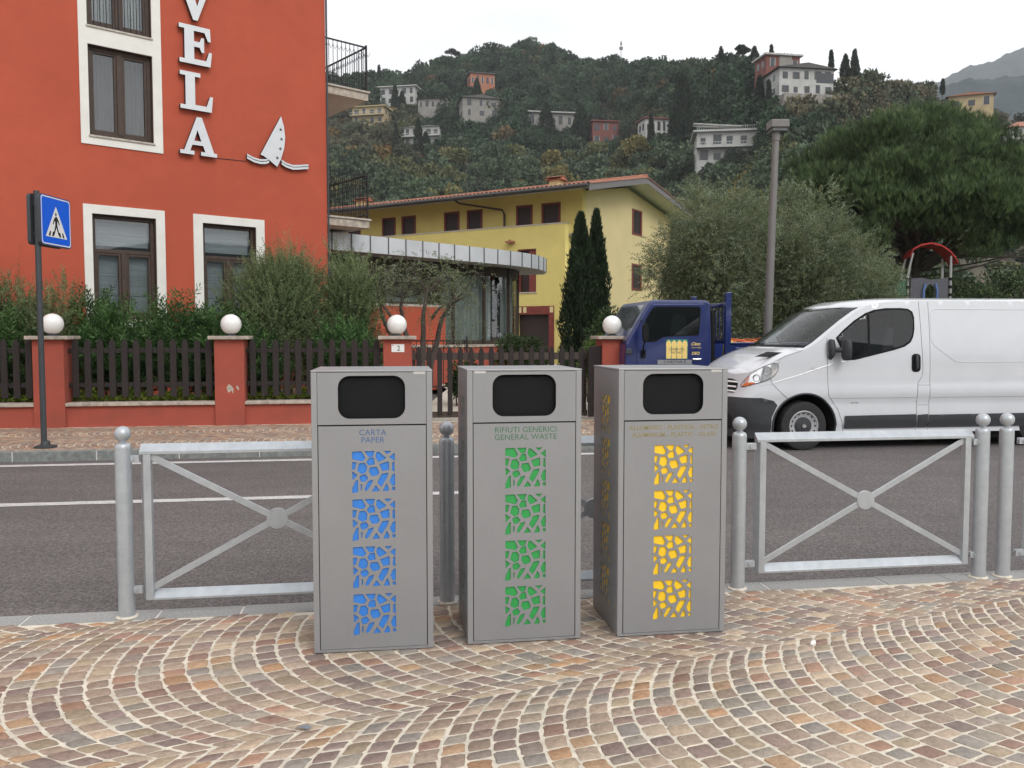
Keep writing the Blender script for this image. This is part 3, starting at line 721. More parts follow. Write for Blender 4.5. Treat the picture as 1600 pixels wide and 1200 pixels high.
for a, b, n, lb in ((-10.6, -8.1, 13, 'brown picket fence at the outermost left'), (-7.60, -5.40, 12, 'brown picket fence section left of the sign pole'), (-4.90, -2.69, 12, 'brown picket fence between the sign pole and scuffed pillar'), (-2.19, -.02, 12, 'brown picket fence left of the house number pillar')):
    t = empty('picket_fence', W(a, WV + .17, .38), RA, lb, 'fence', 'brown picket fence sections on the low wall'); L_ = b - a
    m = MB(); pickets(m, 0, L_, n, .098, .075, 1.0); m.build('pickets', MT['picket'], t, bevel=.003, seg=1)
    for zz in (.24, .78):
        r = MB(); r.box(-.02, L_ + .02, .012, .040, zz, zz + .07); r.build('rail', MT['picket'], t, bevel=.003, seg=1)
t = empty('picket_gate', W(.50, WV + .10, 0), RA, 'wide brown picket gate across the gravel drive behind the bins', 'gate')
m = MB(); pickets(m, 0, 2.95, 17, .083, .12, 1.25, tip=.07); m.build('pickets', MT['picket'], t, bevel=.003, seg=1)
m = MB(); m.box(-.02, 2.97, .013, .06, 1.03, 1.15); m.build('top_rail', MT['brown'], t); m = MB(); m.box(-.02, 2.97, .013, .06, .06, .16); m.build('bottom_rail', MT['brown'], t)
for xx in (-.02, 2.91):
    m = MB(); m.box(xx, xx + .05, .061, .10, .05, 1.2); m.build('gate_post', MT['brown'], t)
t = empty('board_screen', W(3.45, WV - .05, 0), R(32), 'brown vertical board screen standing between the gate and pillar', 'fence')
m = MB()
for k in range(12): m.prism([(k * .048, .05), (k * .048 + .044, .05), (k * .048 + .044, 1.25 + k * .004), (k * .048, 1.245 + k * .004)], 0, .02, 'y')
m.build('boards', MT['picket'], t, bevel=.002, seg=1)
m = MB(); m.box(0, .58, .021, .05, .3, .38); m.box(0, .58, .021, .05, .95, 1.03); m.build('batten', MT['picket'], t)
# black iron railing in the garden
t = empty('iron_railing', (-3.75, 16.6, .3), R(12), 'low black iron railing before the red hall wall', 'railing')
m = MB()
m.box(0, 2.9, -.015, .015, 1.02, 1.05); m.box(0, 2.9, -.01, .01, .1, .125); m.build('rail', MT['iron'], t)
m = MB()
for k in range(27):
    x = .05 + k * .108; m.tube([(x, 0, .1), (x, 0, 1.02)], .007, 5)
    if k % 2 == 0: m.tube([(x, 0, .86), (x + .03, 0, .93), (x + .054, 0, .96), (x + .08, 0, .93), (x + .108, 0, .86)], .007, 5)
m.build('bars', MT['iron'], t)
for x in (0, 2.9):
    m = MB(); m.box(x - .02, x + .02, -.02, .02, -.1, 1.12); m.build('post', MT['iron'], t)

# ================================================================= RED HOTEL
H = empty('red_hotel', (-4.085, 19, 0), R(40.6), 'large red hotel with white-framed windows and iron balconies at left', 'building')
HZ = 11.6
WIN = [(-4.83, -3.69, 1.75, 3.69, 'gf'), (-2.78, -1.665, 1.75, 3.69, 'gf'), (-4.83, -3.69, 5.12, 6.76, 'up'), (-4.83, -3.69, 7.10, 8.76, 'bar'),
       (-8.9, -7.78, 1.75, 3.69, 'gf'), (-8.9, -7.78, 5.12, 6.76, 'up')]
curve_plate('wall', [rect(-16, 0, -.2, HZ)] + [rect(a, b, c, d) for a, b, c, d, k in WIN], .3, MT['red'], H, loc=(0, .15, 0))
m = MB(); m.box(-.3, 0, .301, 10, -.2, HZ); m.box(-16, -15.7, .301, 10, -.2, HZ); m.box(-15.7, -.3, 9.7, 10, -.2, HZ); m.box(-15.7, -.3, .301, 9.7, HZ - .3, HZ - .001)
m.build('wall', MT['red'], H)
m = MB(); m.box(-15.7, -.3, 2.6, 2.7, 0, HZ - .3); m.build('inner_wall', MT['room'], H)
rf = MB(); rf.add([(-16.8, -.8, HZ), (.8, -.8, HZ), (.8, 10.8, HZ), (-16.8, 10.8, HZ), (-11, 5, HZ + 2.3), (-5, 5, HZ + 2.3)], [(0, 1, 5, 4), (1, 2, 5), (2, 3, 4, 5), (3, 0, 4), (0, 3, 2, 1)])
rf.build('roof', MT['tile'], H)
dp = MB(); dp.tube([(.02, -.02, 0), (.02, -.02, HZ)], .022, 10); dp.build('downpipe', MT['steel_dark'], H, smooth=True)
def hwin(a, b, c, d, kind):
    fr = MB(); y0, y1 = .09, .17; e = .075
    fr.box(a, a + e, y0, y1, c, d); fr.box(b - e, b, y0, y1, c, d); fr.box(a + e, b - e, y0, y1, d - e, d); fr.box(a + e, b - e, y0, y1, c, c + e)
    mx = (a + b) / 2; top = d - e
    if kind == 'gf':
        fr.box(a + e, b - e, y0 + .004, y1, 2.985, 3.055); top = 2.985
    fr.box(mx - .05, mx + .05, y0 - .008, y1 - .001, c + e, top)
    # sashes
    s = .045
    for (p, q) in ((a + e, mx - .05), (mx + .05, b - e)):
        fr.box(p, p + s, y0 + .012, y1 - .002, c + e, top); fr.box(q - s, q, y0 + .012, y1 - .002, c + e, top)
        fr.box(p + s, q - s, y0 + .012, y1 - .002, c + e, c + e + .06); fr.box(p + s, q - s, y0 + .012, y1 - .002, top - .045, top)
    w = fr.build('window', MT['wood'], H, bevel=.006)
    p = MB(); p.box(a + e, b - e, .135, .139, c + e, d - e); p.build('pane', MT['glass'], w)
    if kind != 'bar' and c > 4: pass
    cu = MB(); n = 60; zt, zb = (d - .1, c + .1)
    vs = []; fs = []
    for k in range(n + 1):
        x = a + .05 + (b - a - .1) * k / n; y = .27 + .018 * math.sin(k * .9) + .008 * math.sin(k * 2.3)
        vs += [(x, y, zb), (x, y, zt)]
    for k in range(n): fs.append((2 * k, 2 * k + 2, 2 * k + 3, 2 * k + 1))
    if kind == 'gf':
        cu = MB()
        for j, (z0, z1) in enumerate(((3.13, 3.34), (3.345, 3.62), (2.56, 2.98), (2.2, 2.555), (1.82, 2.19))): cu.box(a + .08, b - .08, .24 + .004 * (j % 2), .243 + .004 * (j % 2), z0, z1)
        cu.build('blind', MT['blind'], w)
    elif kind == 'bar': cu.add(vs, fs); cu.build('curtain', MT['curtain'], w)
    else:
        for (q0, q1) in ((0, 14), (46, 60)):
            pass
        cu.add(vs, fs); cu.build('curtain', MT['room'], w)  # near-black sheet imitating the unlit room behind the pane
    sl = MB(); sl.box(a - .02, b + .02, -.045, .09, c - .035, c); sl.build('sill', MT['sill'], w, bevel=.004)
    # reveals
    rv = MB(); rv.box(a - .001, a + .012, .0, .09, c, d); rv.box(b - .012, b + .001, .0, .09, c, d); rv.box(a + .012, b - .012, .0, .09, d - .012, d + .001); rv.build('reveal', MT['wood'], w)
    if kind == 'bar':
        br = MB()
        for k in range(9): x = a + .14 + (b - a - .28) * k / 8; br.tube([(x, .06, c + .03), (x, .06, c + 1.0)], .008, 5)
        br.box(a + .02, b - .02, .05, .07, c + .98, c + 1.01); br.build('window_bars', MT['iron'], w)
for wdef in WIN: hwin(*wdef)
def surround(x0, x1, z0, z1, holes):
    curve_plate('window_surround', [rect(x0, x1, z0, z1)] + [rect(a, b, c, d) for a, b, c, d in holes], .022, MT['white'], H, loc=(0, -.0095, 0))
surround(-4.98, -3.52, 4.95, 8.93, [(-4.832, -3.688, 5.118, 6.762), (-4.832, -3.688, 7.098, 8.762)])
surround(-4.98, -3.52, 1.6, 3.855, [(-4.832, -3.688, 1.748, 3.692)])
surround(-2.965, -1.478, 1.6, 3.855, [(-2.782, -1.663, 1.748, 3.692)])
surround(-9.05, -7.63, 4.95, 6.93, [(-8.902, -7.778, 5.118, 6.762)])
surround(-9.05, -7.63, 1.6, 3.855, [(-8.902, -7.778, 1.748, 3.692)])
for z1, orn in ((7.05, 0), (4.14, 1)):
    s = MB(); s.box(.0, 1.20, .25, 8.5, z1 - .21, z1 - .04); b = s.build('balcony', MT['slab'], H)
    s = MB(); s.box(-.0, 1.25, .20, 8.55, z1 - .04, z1); s.build('slab_edge', MT['sill'], b, bevel=.004)
    s = MB(); s.box(.0, 1.215, .235, .249, z1 - .21, z1 - .041); s.box(1.201, 1.215, .249, 8.5, z1 - .21, z1 - .041); s.build('slab_trim', MT['coping'], b)
    rl = MB(); X = 1.19; yA = .27; yB = 8.4
    for (pA, pB) in (((.02, yA), (X, yA)), ((X, yA), (X, yB))):
        Ln = math.hypot(pB[0] - pA[0], pB[1] - pA[1]); n = int(Ln / .105)
        for zz, hh in ((z1 + 1.0, .03), (z1 + .09, .02)):
            rl.beam((pA[0], pA[1], zz), (pB[0], pB[1], zz), .03, hh)
        for k in range(n + 1):
            x = pA[0] + (pB[0] - pA[0]) * k / n; y = pA[1] + (pB[1] - pA[1]) * k / n
            top = z1 + (1.0 if not orn else 1.08)
            rl.tube([(x, y, z1 + .05), (x, y, top)], .008, 5)
            dx, dy = (pB[0] - pA[0]) / n, (pB[1] - pA[1]) / n
            if orn:
                rl.tube([(x, y, z1 + .78), (x + dx * .3, y + dy * .3, z1 + .72), (x + dx * .5, y + dy * .5, z1 + .78), (x + dx * .5, y + dy * .5, z1 + .86), (x + dx * .25, y + dy * .25, z1 + .88)], .008, 5, caps=False)
                rl.sphere((x, y, z1 + .62), .018, 6, 4)
            else: rl.tube([(x, y, z1 + .90), (x + dx * .5, y + dy * .5, z1 + .80), (x + dx, y + dy, z1 + .90)], .006, 4, caps=False)
    for (x, y) in ((X, yA), (X, 3), (X, 6)): rl.box(x - .018, x + .018, y - .018, y + .018, z1 - .22, z1 + 1.05)
    rl.build('railing', MT['iron'], b)
# lettering V E L A
LTR = {
 'E': [[(0,0),(.95,0),(1,.38),(.91,.38),(.82,.14),(.45,.14),(.45,.46),(.62,.46),(.68,.34),(.76,.34),(.76,.72),(.68,.72),(.62,.6),(.45,.6),(.45,.87),(.78,.87),(.88,.66),(.97,.66),(.95,1),(0,1),(0,.89),(.16,.89),(.16,.11),(0,.11)]],
 'L': [[(0,0),(.95,0),(1,.42),(.91,.42),(.80,.14),(.45,.14),(.45,.89),(.62,.89),(.62,1),(0,1),(0,.89),(.16,.89),(.16,.11),(0,.11)]],
 'A': [[(0,0),(.38,0),(.38,.1),(.27,.1),(.33,.26),(.62,.26),(.68,.1),(.56,.1),(.56,0),(1,0),(1,.1),(.92,.1),(.60,1),(.46,1),(.11,.1),(0,.1)], [(.38,.37),(.575,.37),(.475,.66)]],
 'V': [[(0,1),(0,.9),(.08,.9),(.44,0),(.56,0),(.92,.9),(1,.9),(1,1),(.60,1),(.60,.9),(.73,.9),(.555,.36),(.37,.9),(.48,.9),(.48,1)]]}
S = empty('letter_sign', H.matrix_world @ Vector((0, 0, 0)), 0, 'vertical white VELA letter sign on the red hotel wall', 'sign')
S.location = (-4.085, 19, 0); S.rotation_euler = (0, 0, R(40.6))
for ch, x0, x1, z0, z1 in (('V', -3.24, -2.52, 7.60, 8.36), ('E', -3.205, -2.565, 6.75, 7.49), ('L', -3.205, -2.56, 5.865, 6.59), ('A', -3.23, -2.50, 4.995, 5.735)):
    P = [[(x0 + (x1 - x0) * a, z0 + (z1 - z0) * b) for a, b in pl_] for pl_ in LTR[ch]]
    b = curve_plate('letter', P, .07, MT['lt_side'], S, loc=(0, -.075, 0))
    f = curve_plate('letter_face', P, .004, MT['lt_front'], b); f.rotation_euler = (0, 0, 0); f.location = (0, 0, .0375)
B = empty('boat_emblem', (-4.085, 19, 0), R(40.6), 'white sailing boat emblem with four stars on the red wall', 'emblem')
sail = [(-1.103, 6.05), (-1.571, 5.19), (-1.50, 5.17), (-1.36, 5.09), (-1.207, 4.985), (-1.12, 5.15), (-1.04, 5.40), (-1.015, 5.62), (-1.04, 5.85)]
b = curve_plate('sail', [sail], .05, MT['lt_side'], B, loc=(0, -.06, 0)); f = curve_plate('sail_face', [sail], .004, MT['lt_front'], b); f.rotation_euler = (0, 0, 0); f.location = (0, 0, .0275)
def star(cx, cz, r): return [(cx + r * (1 if k % 2 == 0 else .42) * math.sin(math.pi * k / 5), cz + r * (1 if k % 2 == 0 else .42) * math.cos(math.pi * k / 5)) for k in range(10)]
stp = curve_plate('stars', [star(-1.115, 5.77, .042), star(-1.10, 5.575, .042), star(-1.13, 5.37, .042), star(-1.20, 5.17, .042)], .002, MT['lt_side'], B, loc=(0, -.0905, 0))
def wave(pts, w0, w1):
    up = [(x, z + w1) for x, z in pts]; dn = [(x, z + w0) for x, z in reversed(pts)]; return dn + up
wl = [(-1.86, 5.09), (-1.72, 5.035), (-1.58, 5.015), (-1.46, 5.03), (-1.38, 5.065)]
wr = [(-1.10, 5.07), (-1.0, 5.02), (-.85, 4.99), (-.70, 5.01), (-.60, 5.03), (-.48, 5.05)]
for pts in (wl, wr):
    b = curve_plate('wave', [wave(pts, -.02, .085)], .045, MT['lt_side'], B, loc=(0, -.055, 0))
    f = curve_plate('wave_face', [wave(pts, .045, .082), wave(pts, -.017, .028)], .004, MT['lt_front'], b); f.rotation_euler = (0, 0, 0); f.location = (0, 0, .0245)
cb = MB(); cb.tube([(-2.5, -.01, 5.01), (-1.86, -.01, 5.03)], .006, 5); cb.build('cable', MT['lt_side'], B)

# ================================================================= ENTRANCE HALL (curved pavilion)
def dense(P, n=8):
    out = []
    for i in range(len(P) - 1):
        a, b = P[i], P[i + 1]; p0 = P[max(i - 1, 0)]; p3 = P[min(i + 2, len(P) - 1)]
        for k in range(n):
            t = k / n
            out.append(tuple(.5 * ((2 * a[j]) + (-p0[j] + b[j]) * t + (2 * p0[j] - 5 * a[j] + 4 * b[j] - p3[j]) * t * t + (-p0[j] + 3 * a[j] - 3 * b[j] + p3[j]) * t ** 3) for j in (0, 1)))
    out.append(tuple(P[-1])); return out
def cumlen(P):
    L_ = [0]
    for i in range(1, len(P)): L_.append(L_[-1] + math.hypot(P[i][0] - P[i-1][0], P[i][1] - P[i-1][1]))
    return L_
def at_len(P, L_, s):
    s = min(max(s, 0), L_[-1] - 1e-6)
    for i in range(1, len(P)):
        if L_[i] >= s:
            t = (s - L_[i-1]) / (L_[i] - L_[i-1]); a, b = P[i-1], P[i]
            d = Vector((b[0] - a[0], b[1] - a[1], 0)).normalized()
            return Vector((a[0] + (b[0] - a[0]) * t, a[1] + (b[1] - a[1]) * t, 0)), d
def strip(mb, P, z0, z1, th):     # wall strip along path; thickness to the left of travel
    n = len(P); vs = []
    for i in range(n):
        a = Vector((*P[max(i-1, 0)], 0)); b = Vector((*P[min(i+1, n-1)], 0)); d = (b - a).normalized(); nn = Vector((-d.y, d.x, 0))
        p = Vector((*P[i], 0)); q = p + nn * th
        vs += [(p.x, p.y, z0), (p.x, p.y, z1), (q.x, q.y, z1), (q.x, q.y, z0)]
    fs = []
    for i in range(n - 1):
        for k in range(4): fs.append((4*i+k, 4*i+(k+1) % 4, 4*i+4+(k+1) % 4, 4*i+4+k))
    fs += [(0, 1, 2, 3), (4*n-4, 4*n-1, 4*n-2, 4*n-3)]
    mb.add(vs, fs)
PAV = empty('entrance_hall', (0, 0, 0), 0, 'low glazed entrance hall with a curved zinc canopy and red base', 'building')
FP = dense([(-4.78, 19.42), (-3.2, 21.1), (-1.5, 22.9), (-.35, 24.15), (.38, 25.1), (.86, 26.1), (1.08, 27.1), (1.06, 28.2)])
FL = cumlen(FP)
m = MB(); strip(m, FP, 3.45, 3.86, .03); m.build('fascia', MT['fascia'], PAV)
m = MB(); s = .28
while s < FL[-1]:
    p, d = at_len(FP, FL, s); M3 = Matrix.Rotation(math.atan2(d.y, d.x), 3, 'Z'); nn = Vector((-d.y, d.x, 0))
    m.obox((p.x - nn.x * .012, p.y - nn.y * .012, 3.656), (.022, .022, .415), M3); s += .556
m.build('fascia_seams', MT['seam'], PAV)
m = MB(); back = [(-3.5, 29.5), (-7.5, 24.5)]
poly = [(x, y) for x, y in FP] + back
m.add([(x, y, 3.452) for x, y in poly] + [(x, y, 3.84) for x, y in poly], [tuple(range(len(poly))), tuple(range(2 * len(poly) - 1, len(poly) - 1, -1))]); m.build('canopy', MT['soffit'], PAV)
BP = dense([(-5.1, 20.35), (-3.75, 21.75), (-2.35, 23.15), (-1.1, 24.4), (-.45, 25.1), (.02, 25.9), (.18, 26.7), (-.05, 27.6)]); BL = cumlen(BP)
iR = next(i for i, p in enumerate(BP) if p[0] / p[1] > -.080)
m = MB(); strip(m, BP[:iR + 1], 0, 2.22, .25); m.build('red_base', MT['red'], PAV)
m = MB(); strip(m, [(p[0] + .004, p[1] - .004) for p in BP[:iR + 1]], 2.22, 2.28, .27); m.build('base_coping', MT['sill'], PAV)
PD = dense([(-3.6, 21.5), (-2.2, 22.5), (-1.2, 23.4), (-.5, 24.2), (.1, 25.0), (.5, 26.0)])
m = MB(); strip(m, PD, 0, 1.13, .9); m.build('plinth', MT['redwall'], PAV)
m = MB(); strip(m, [(p[0] + .03, p[1] - .03) for p in PD], 1.131, 1.19, .95); m.build('plinth_coping', MT['coping'], PAV)
# glazing
m = MB(); strip(m, [(p[0] - .06, p[1] + .06) for p in BP], 2.3, 3.45, .01); strip(m, [(p[0] - .06, p[1] + .06) for p in BP[iR:]], 1.2, 2.3, .01); m.build('glazing', MT['glass'], PAV)
m = MB()
s = .2
while s < BL[-1]:
    p, d = at_len(BP, BL, s); M3 = Matrix.Rotation(math.atan2(d.y, d.x), 3, 'Z'); z0 = 2.28 if p.x / p.y < -.080 else 1.19
    m.obox((p.x, p.y, (z0 + 3.45) / 2), (.06, .09, 3.45 - z0), M3); s += 1.18
strip(m, BP, 3.18, 3.45, .08); strip(m, [(p[0], p[1] - .002) for p in BP[:iR + 1]], 2.281, 2.34, .07); strip(m, BP[iR:], 1.191, 1.30, .09)
m.build('frame', MT['brown'], PAV)
m = MB()
for k in range(14): strip(m, [(p[0] - .02, p[1] + .02) for p in BP[:iR + 1]], 2.62 + k * .04, 2.645 + k * .04, .02)
m.build('louvre_slats', MT['brown'], PAV)
def wavy(P, amp, off, z0, z1):
    L_ = cumlen(P); n = int(L_[-1] / .035); vs = []; fs = []
    for k in range(n + 1):
        p, d = at_len(P, L_, L_[-1] * k / n); nn = Vector((-d.y, d.x, 0)); q = p + nn * (off + amp * math.sin(k * 1.35) + amp * .5 * math.sin(k * .47))
        vs += [(q.x, q.y, z0), (q.x, q.y, z1)]
    return vs, [(2*k, 2*k+2, 2*k+3, 2*k+1) for k in range(n)]
for args in ((BP[iR:iR + 14], .022, .20, 1.25, 3.2), (BP[iR + 17:], .022, .20, 1.25, 3.2), (BP[:iR - 1], .022, .20, 2.3, 2.75)): cu = MB(); cu.add(*wavy(*args)); cu.build('curtain', MT['pcurtain'], PAV)
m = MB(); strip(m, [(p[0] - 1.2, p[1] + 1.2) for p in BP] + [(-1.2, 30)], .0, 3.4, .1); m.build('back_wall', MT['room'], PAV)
m = MB(); strip(m, [(p[0] - .42, p[1] + .36) for p in BP[iR:]], 1.2, 3.4, .03); m.build('dim_hall_sheet', MT['room'], PAV)  # dark sheet added behind the glass to imitate the dim hall
m = MB()
for k in range(3): m.box(-.9 + k * .3, -.78 + k * .3, 25.3 + k * .35, 25.4 + k * .35, 1.25, 1.9)
m.build('counter', MT['wood'], PAV)

# ================================================================= YELLOW BUILDING
YB = empty('yellow_house', (2.95, 36, 0), R(-31.3), 'long yellow building with terracotta roof and dark red shutters', 'building')
# local x along the long facade (to the right), corner at x=0 ; y into the building ; gable at x=0 plane faces +x
wl_ = [(-3.22, -2.42), (-1.94, -1.05), (-7.1, -6.27), (-5.83, -5.02), (-10.8, -10.0), (-9.6, -8.78), (-14.2, -13.4), (-13.0, -12.2)]
lowin = [(-2.72, -1.80, 3.30, 5.13), (-7.0, -6.1, 3.3, 4.6), (-10.5, -9.6, 3.3, 4.6)]
FW = .75     # the lower storeys stand this far in front of the recessed top floor
curve_plate('top_wall', [rect(-24, 0, 5.9, 7.6)] + [rect(a, b, 6.05, 7.05) for a, b in wl_], .3, MT['yel'], YB, loc=(0, .15, 0))  # deeper yellow than the gable, putting the eave shade into the colour
curve_plate('lower_wall', [rect(-24, -.42, -.2, 6.10)] + [rect(a, b, c, d) for a, b, c, d in lowin] + [rect(-2.72, -1.17, -.1, 2.35)], .3, MT['yel'], YB, loc=(0, -FW + .15, 0))
m = MB(); m.box(-24, -.40, -FW - .02, -FW + .32, 6.10, 6.15); m.build('parapet_cap', MT['sill'], YB)
m = MB(); m.box(-.72, -.42, -FW + .301, .0, -.2, 6.10); m.build('return_wall', MT['yel'], YB)
# gable wall polygon in y,z
gp_ = [(.301, -.2), (10.2, -.2), (10.2, 7.55), (4.6, 8.30), (.301, 7.55)]
ghol = [(5.25, 6.35, 6.27, 7.35), (5.25, 6.35, 3.66, 4.78)]
curve_plate('gable_wall', [gp_] + [rect(a, b, c, d) for a, b, c, d in ghol], .3, MT['yel2'], YB, loc=(-.15, 0, 0), rot=(math.pi / 2, 0, math.pi / 2))
m = MB(); m.box(-24, -.31, 9.9, 10.2, -.2, 7.6); m.box(-24, -23.7, .31, 9.89, -.2, 7.6); m.build('rear_wall', MT['yel2'], YB)
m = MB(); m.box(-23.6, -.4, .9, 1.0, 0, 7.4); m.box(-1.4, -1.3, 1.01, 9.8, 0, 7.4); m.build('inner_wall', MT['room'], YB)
m = MB(); m.box(-24, 0, -FW + .31, -.001, 5.6, 5.7); m.build('terrace_floor', MT['soffit'], YB)
m = MB(); ey, ez, ry, rz_ = -1.35, 7.50, 4.6, 8.66; by_, bz_ = 11.2, 7.75
def slope(mb, x0, x1, yA, zA, yB, zB, t): mb.add([(x0, yA, zA), (x1, yA, zA), (x1, yB, zB), (x0, yB, zB), (x0, yA, zA - t), (x1, yA, zA - t), (x1, yB, zB - t), (x0, yB, zB - t)], [(0, 1, 2, 3), (4, 7, 6, 5), (0, 4, 5, 1), (1, 5, 6, 2), (2, 6, 7, 3), (3, 7, 4, 0)])
slope(m, -25, .95, ey, ez, ry, rz_, .12); slope(m, -25, .95, ry + .0, rz_, by_, bz_, .12); rfo = m.build('roof', MT['eave'], YB)
# tile courses: rows of half-round tiles running down the slope
m = MB(); x = -25
tl = math.hypot(ry - ey, rz_ - ez)
while x < .95:
    for (ya, za, yb, zb) in ((ey - .04, ez, ry, rz_), (by_ + .04, bz_, ry, rz_)):
        vs = []; fs = []; n = 16
        for j in range(n + 1):
            t = j / n; lift = .012 * (j % 2)
            for k in range(5):
                a = math.pi * k / 4; vs.append((x + .11 - .095 * math.cos(a), ya + (yb - ya) * t, za + (zb - za) * t + .005 + (.075 - lift) * math.sin(a)))
        for j in range(n):
            for k in range(4): fs.append((j*5+k, j*5+k+1, j*5+6+k, j*5+5+k))
        m.add(vs, fs)
    x += .21
m.build('tiles', MT['tile'], rfo)
m = MB(); m.tube([(-25, ry, rz_ + .05), (1.0, ry, rz_ + .05)], .12, 8); m.build('ridge_tiles', MT['tile'], rfo)
m = MB(); m.tube([(-25, ey - .1, ez - .06), (.95, ey - .1, ez - .06)], .085, 8); m.build('gutter', MT['eave'], YB)
m = MB(); slope(m, .95, .99, ey, ez + .06, ry, rz_ + .06, .32); slope(m, .95, .99, ry, rz_ + .06, by_, bz_ + .06, .32); m.build('verge_board', MT['poleg'], YB)
m = MB(); slope(m, -24.8, .94, ey + .05, ez - .13, ry, rz_ - .13, .04); slope(m, -24.8, .94, ry, rz_ - .13, by_ - .05, bz_ - .13, .04); m.build('soffit', MT['white'], YB)
m = MB(); m.tube([(-5.6, -1.4, 7.42), (-5.45, -1.2, 7.25), (-3.95, -.02, 7.0), (-3.82, -.06, 6.8), (-3.82, -.06, 6.1)], .045, 8); m.build('downpipe', MT['brown'], YB, smooth=True)
for (a, b) in wl_:
    f = MB(); e = .075
    f.box(a - .02, a + e, -.02, .06, 6.02, 7.12); f.box(b - e, b + .02, -.02, .06, 6.02, 7.12); f.box(a + e, b - e, -.02, .06, 7.04, 7.12); w = f.build('window', MT['shutter'], YB)
    l = MB(); l.box(a + e, b - e, .03, .05, 6.02, 7.04); l.build('shutter_leaf', MT['louver'], w)
for (a, b, c, d) in ghol:
    f = MB(); e = .11; X = .012
    f.box(-.06, X, a - .06, a + e, c - .06, d + .08); f.box(-.06, X, b - e, b + .06, c - .06, d + .08); f.box(-.06, X, a + e, b - e, d, d + .08); f.box(-.06, X, a + e, b - e, c - .06, c + .04); w = f.build('window', MT['shutter'], YB)
    l = MB()
    l.box(-.08, -.03, a + e, b - e, c + .04, d)
    for k in range(20): z = c + .06 + (d - c - .08) * k / 20; l.box(-.03, -.015, a + e + .01, b - e - .01, z, z + .022)
    l.build('shutter_leaf', MT['louver'], w)
for i, (a, b, c, d) in enumerate(lowin):
    f = MB(); Y_ = -FW
    f.box(a, a + .05, Y_ + .02, Y_ + .2, c, d); f.box(a + .05, b, Y_ + .02, Y_ + .2, d - .05, d); f.box(b - .38, b, Y_ + .06, Y_ + .1, c, d - .05); w = f.build('window', MT['shutter'], YB)
    l = MB(); l.box(a + .05, b - .38, Y_ + .22, Y_ + .25, c, d - .05); l.build('pane', MT['louver'], w)
    s_ = MB(); s_.box(a - .04, b + .04, Y_ - .03, Y_ + .1, c - .05, c); s_.build('sill', MT['sill'], w)
f = MB(); Y_ = -FW - .025
f.box(-3.37, -.92, Y_, -FW, 2.35, 2.70); f.box(-1.17, -.92, Y_, -FW, -.1, 2.35); f.box(-2.97, -2.72, Y_, -FW, -.1, 2.35); w = f.build('door_surround', MT['shutter'], YB)
f = MB(); f.box(-2.72, -1.17, -FW + .2, -FW + .25, -.1, 2.35); f.build('door', MT['louver'], w)
for a_ in (-2.67, -2.42, -1.12): f = MB(); f.box(a_, a_ + .16, Y_ - .006, Y_, 2.42, 2.66); f.build('ornament_square', MT['yel2'], w)
f = MB(); f.box(-3.2, -2.85, -FW - .25, -FW, 5.42, 5.50); f.tube([(-3.05, -FW - .1, 5.48), (-3.05, -FW - .1, 5.56)], .05, 8); f.build('wall_lamp', MT['tile'], YB)
for (cx, cy) in ((-14.8, 3.2), (-3.4, 4.0)):
    zb = ez + (rz_ - ez) * (cy - ey) / (ry - ey)
    c = MB(); c.box(cx - .26, cx + .26, cy - .26, cy + .26, zb - .2, zb + .30); c = c.build('chimney', MT['yel2'], rfo)
    r = MB()
    for k in range(2): r.add([(cx - .42 + .05 * k, cy - .42, zb + .30 + .11 * k), (cx + .42 - .05 * k, cy - .42, zb + .30 + .11 * k), (cx + .42 - .05 * k, cy + .42, zb + .30 + .11 * k), (cx - .42 + .05 * k, cy + .42, zb + .30 + .11 * k), (cx - .42, cy, zb + .44 + .08 * k), (cx + .42, cy, zb + .44 + .08 * k)], [(0, 1, 5, 4), (2, 3, 4, 5), (1, 2, 5), (3, 0, 4), (0, 3, 2, 1)])
    r.build('chimney_cap', MT['tile'], c)

# ================================================================= STREET LAMP AND PARK FENCE
t = empty('street_lamp', (4.79, 16, -.12), 0, 'tall grey street lamp with a flat square head behind the blue truck', 'street lamp')
m = MB(); m.tube([(0, 0, -.1), (0, 0, 1.3), (.055, 0, 3.6), (.10, 0, 5.25)], [.084, .080, .068, .060], 20); m.build('pole', MT['poleg'], t, smooth=True)
m = MB(); m.tube([(.10, 0, 5.16), (.10, 0, 5.32)], .072, 16); m.build('neck', MT['poleg'], t, smooth=True)
m = MB(); m.box(-.03, .30, -.16, .20, 5.38, 5.52); hd = m.build('lamp_head', MT['poleg'], t, bevel=.012)
m = MB(); m.box(0.0, .27, -.13, .17, 5.32, 5.379); m.build('lamp_grille', MT['seam'], hd)
t = empty('park_fence', W(4.3, 17.0, 0), RA, 'dark iron bar fence along the park behind the truck', 'fence')
m = MB(); m.box(0, 22, -.012, .012, 1.42, 1.45); m.box(0, 22, -.012, .012, .2, .23); m.build('rails', MT['iron'], t)
m = MB()
for k in range(158): m.box(k * .14 - .008 + .01, k * .14 + .008 + .01, -.008, .008, .05, 1.56)
m.build('bars', MT['iron'], t)

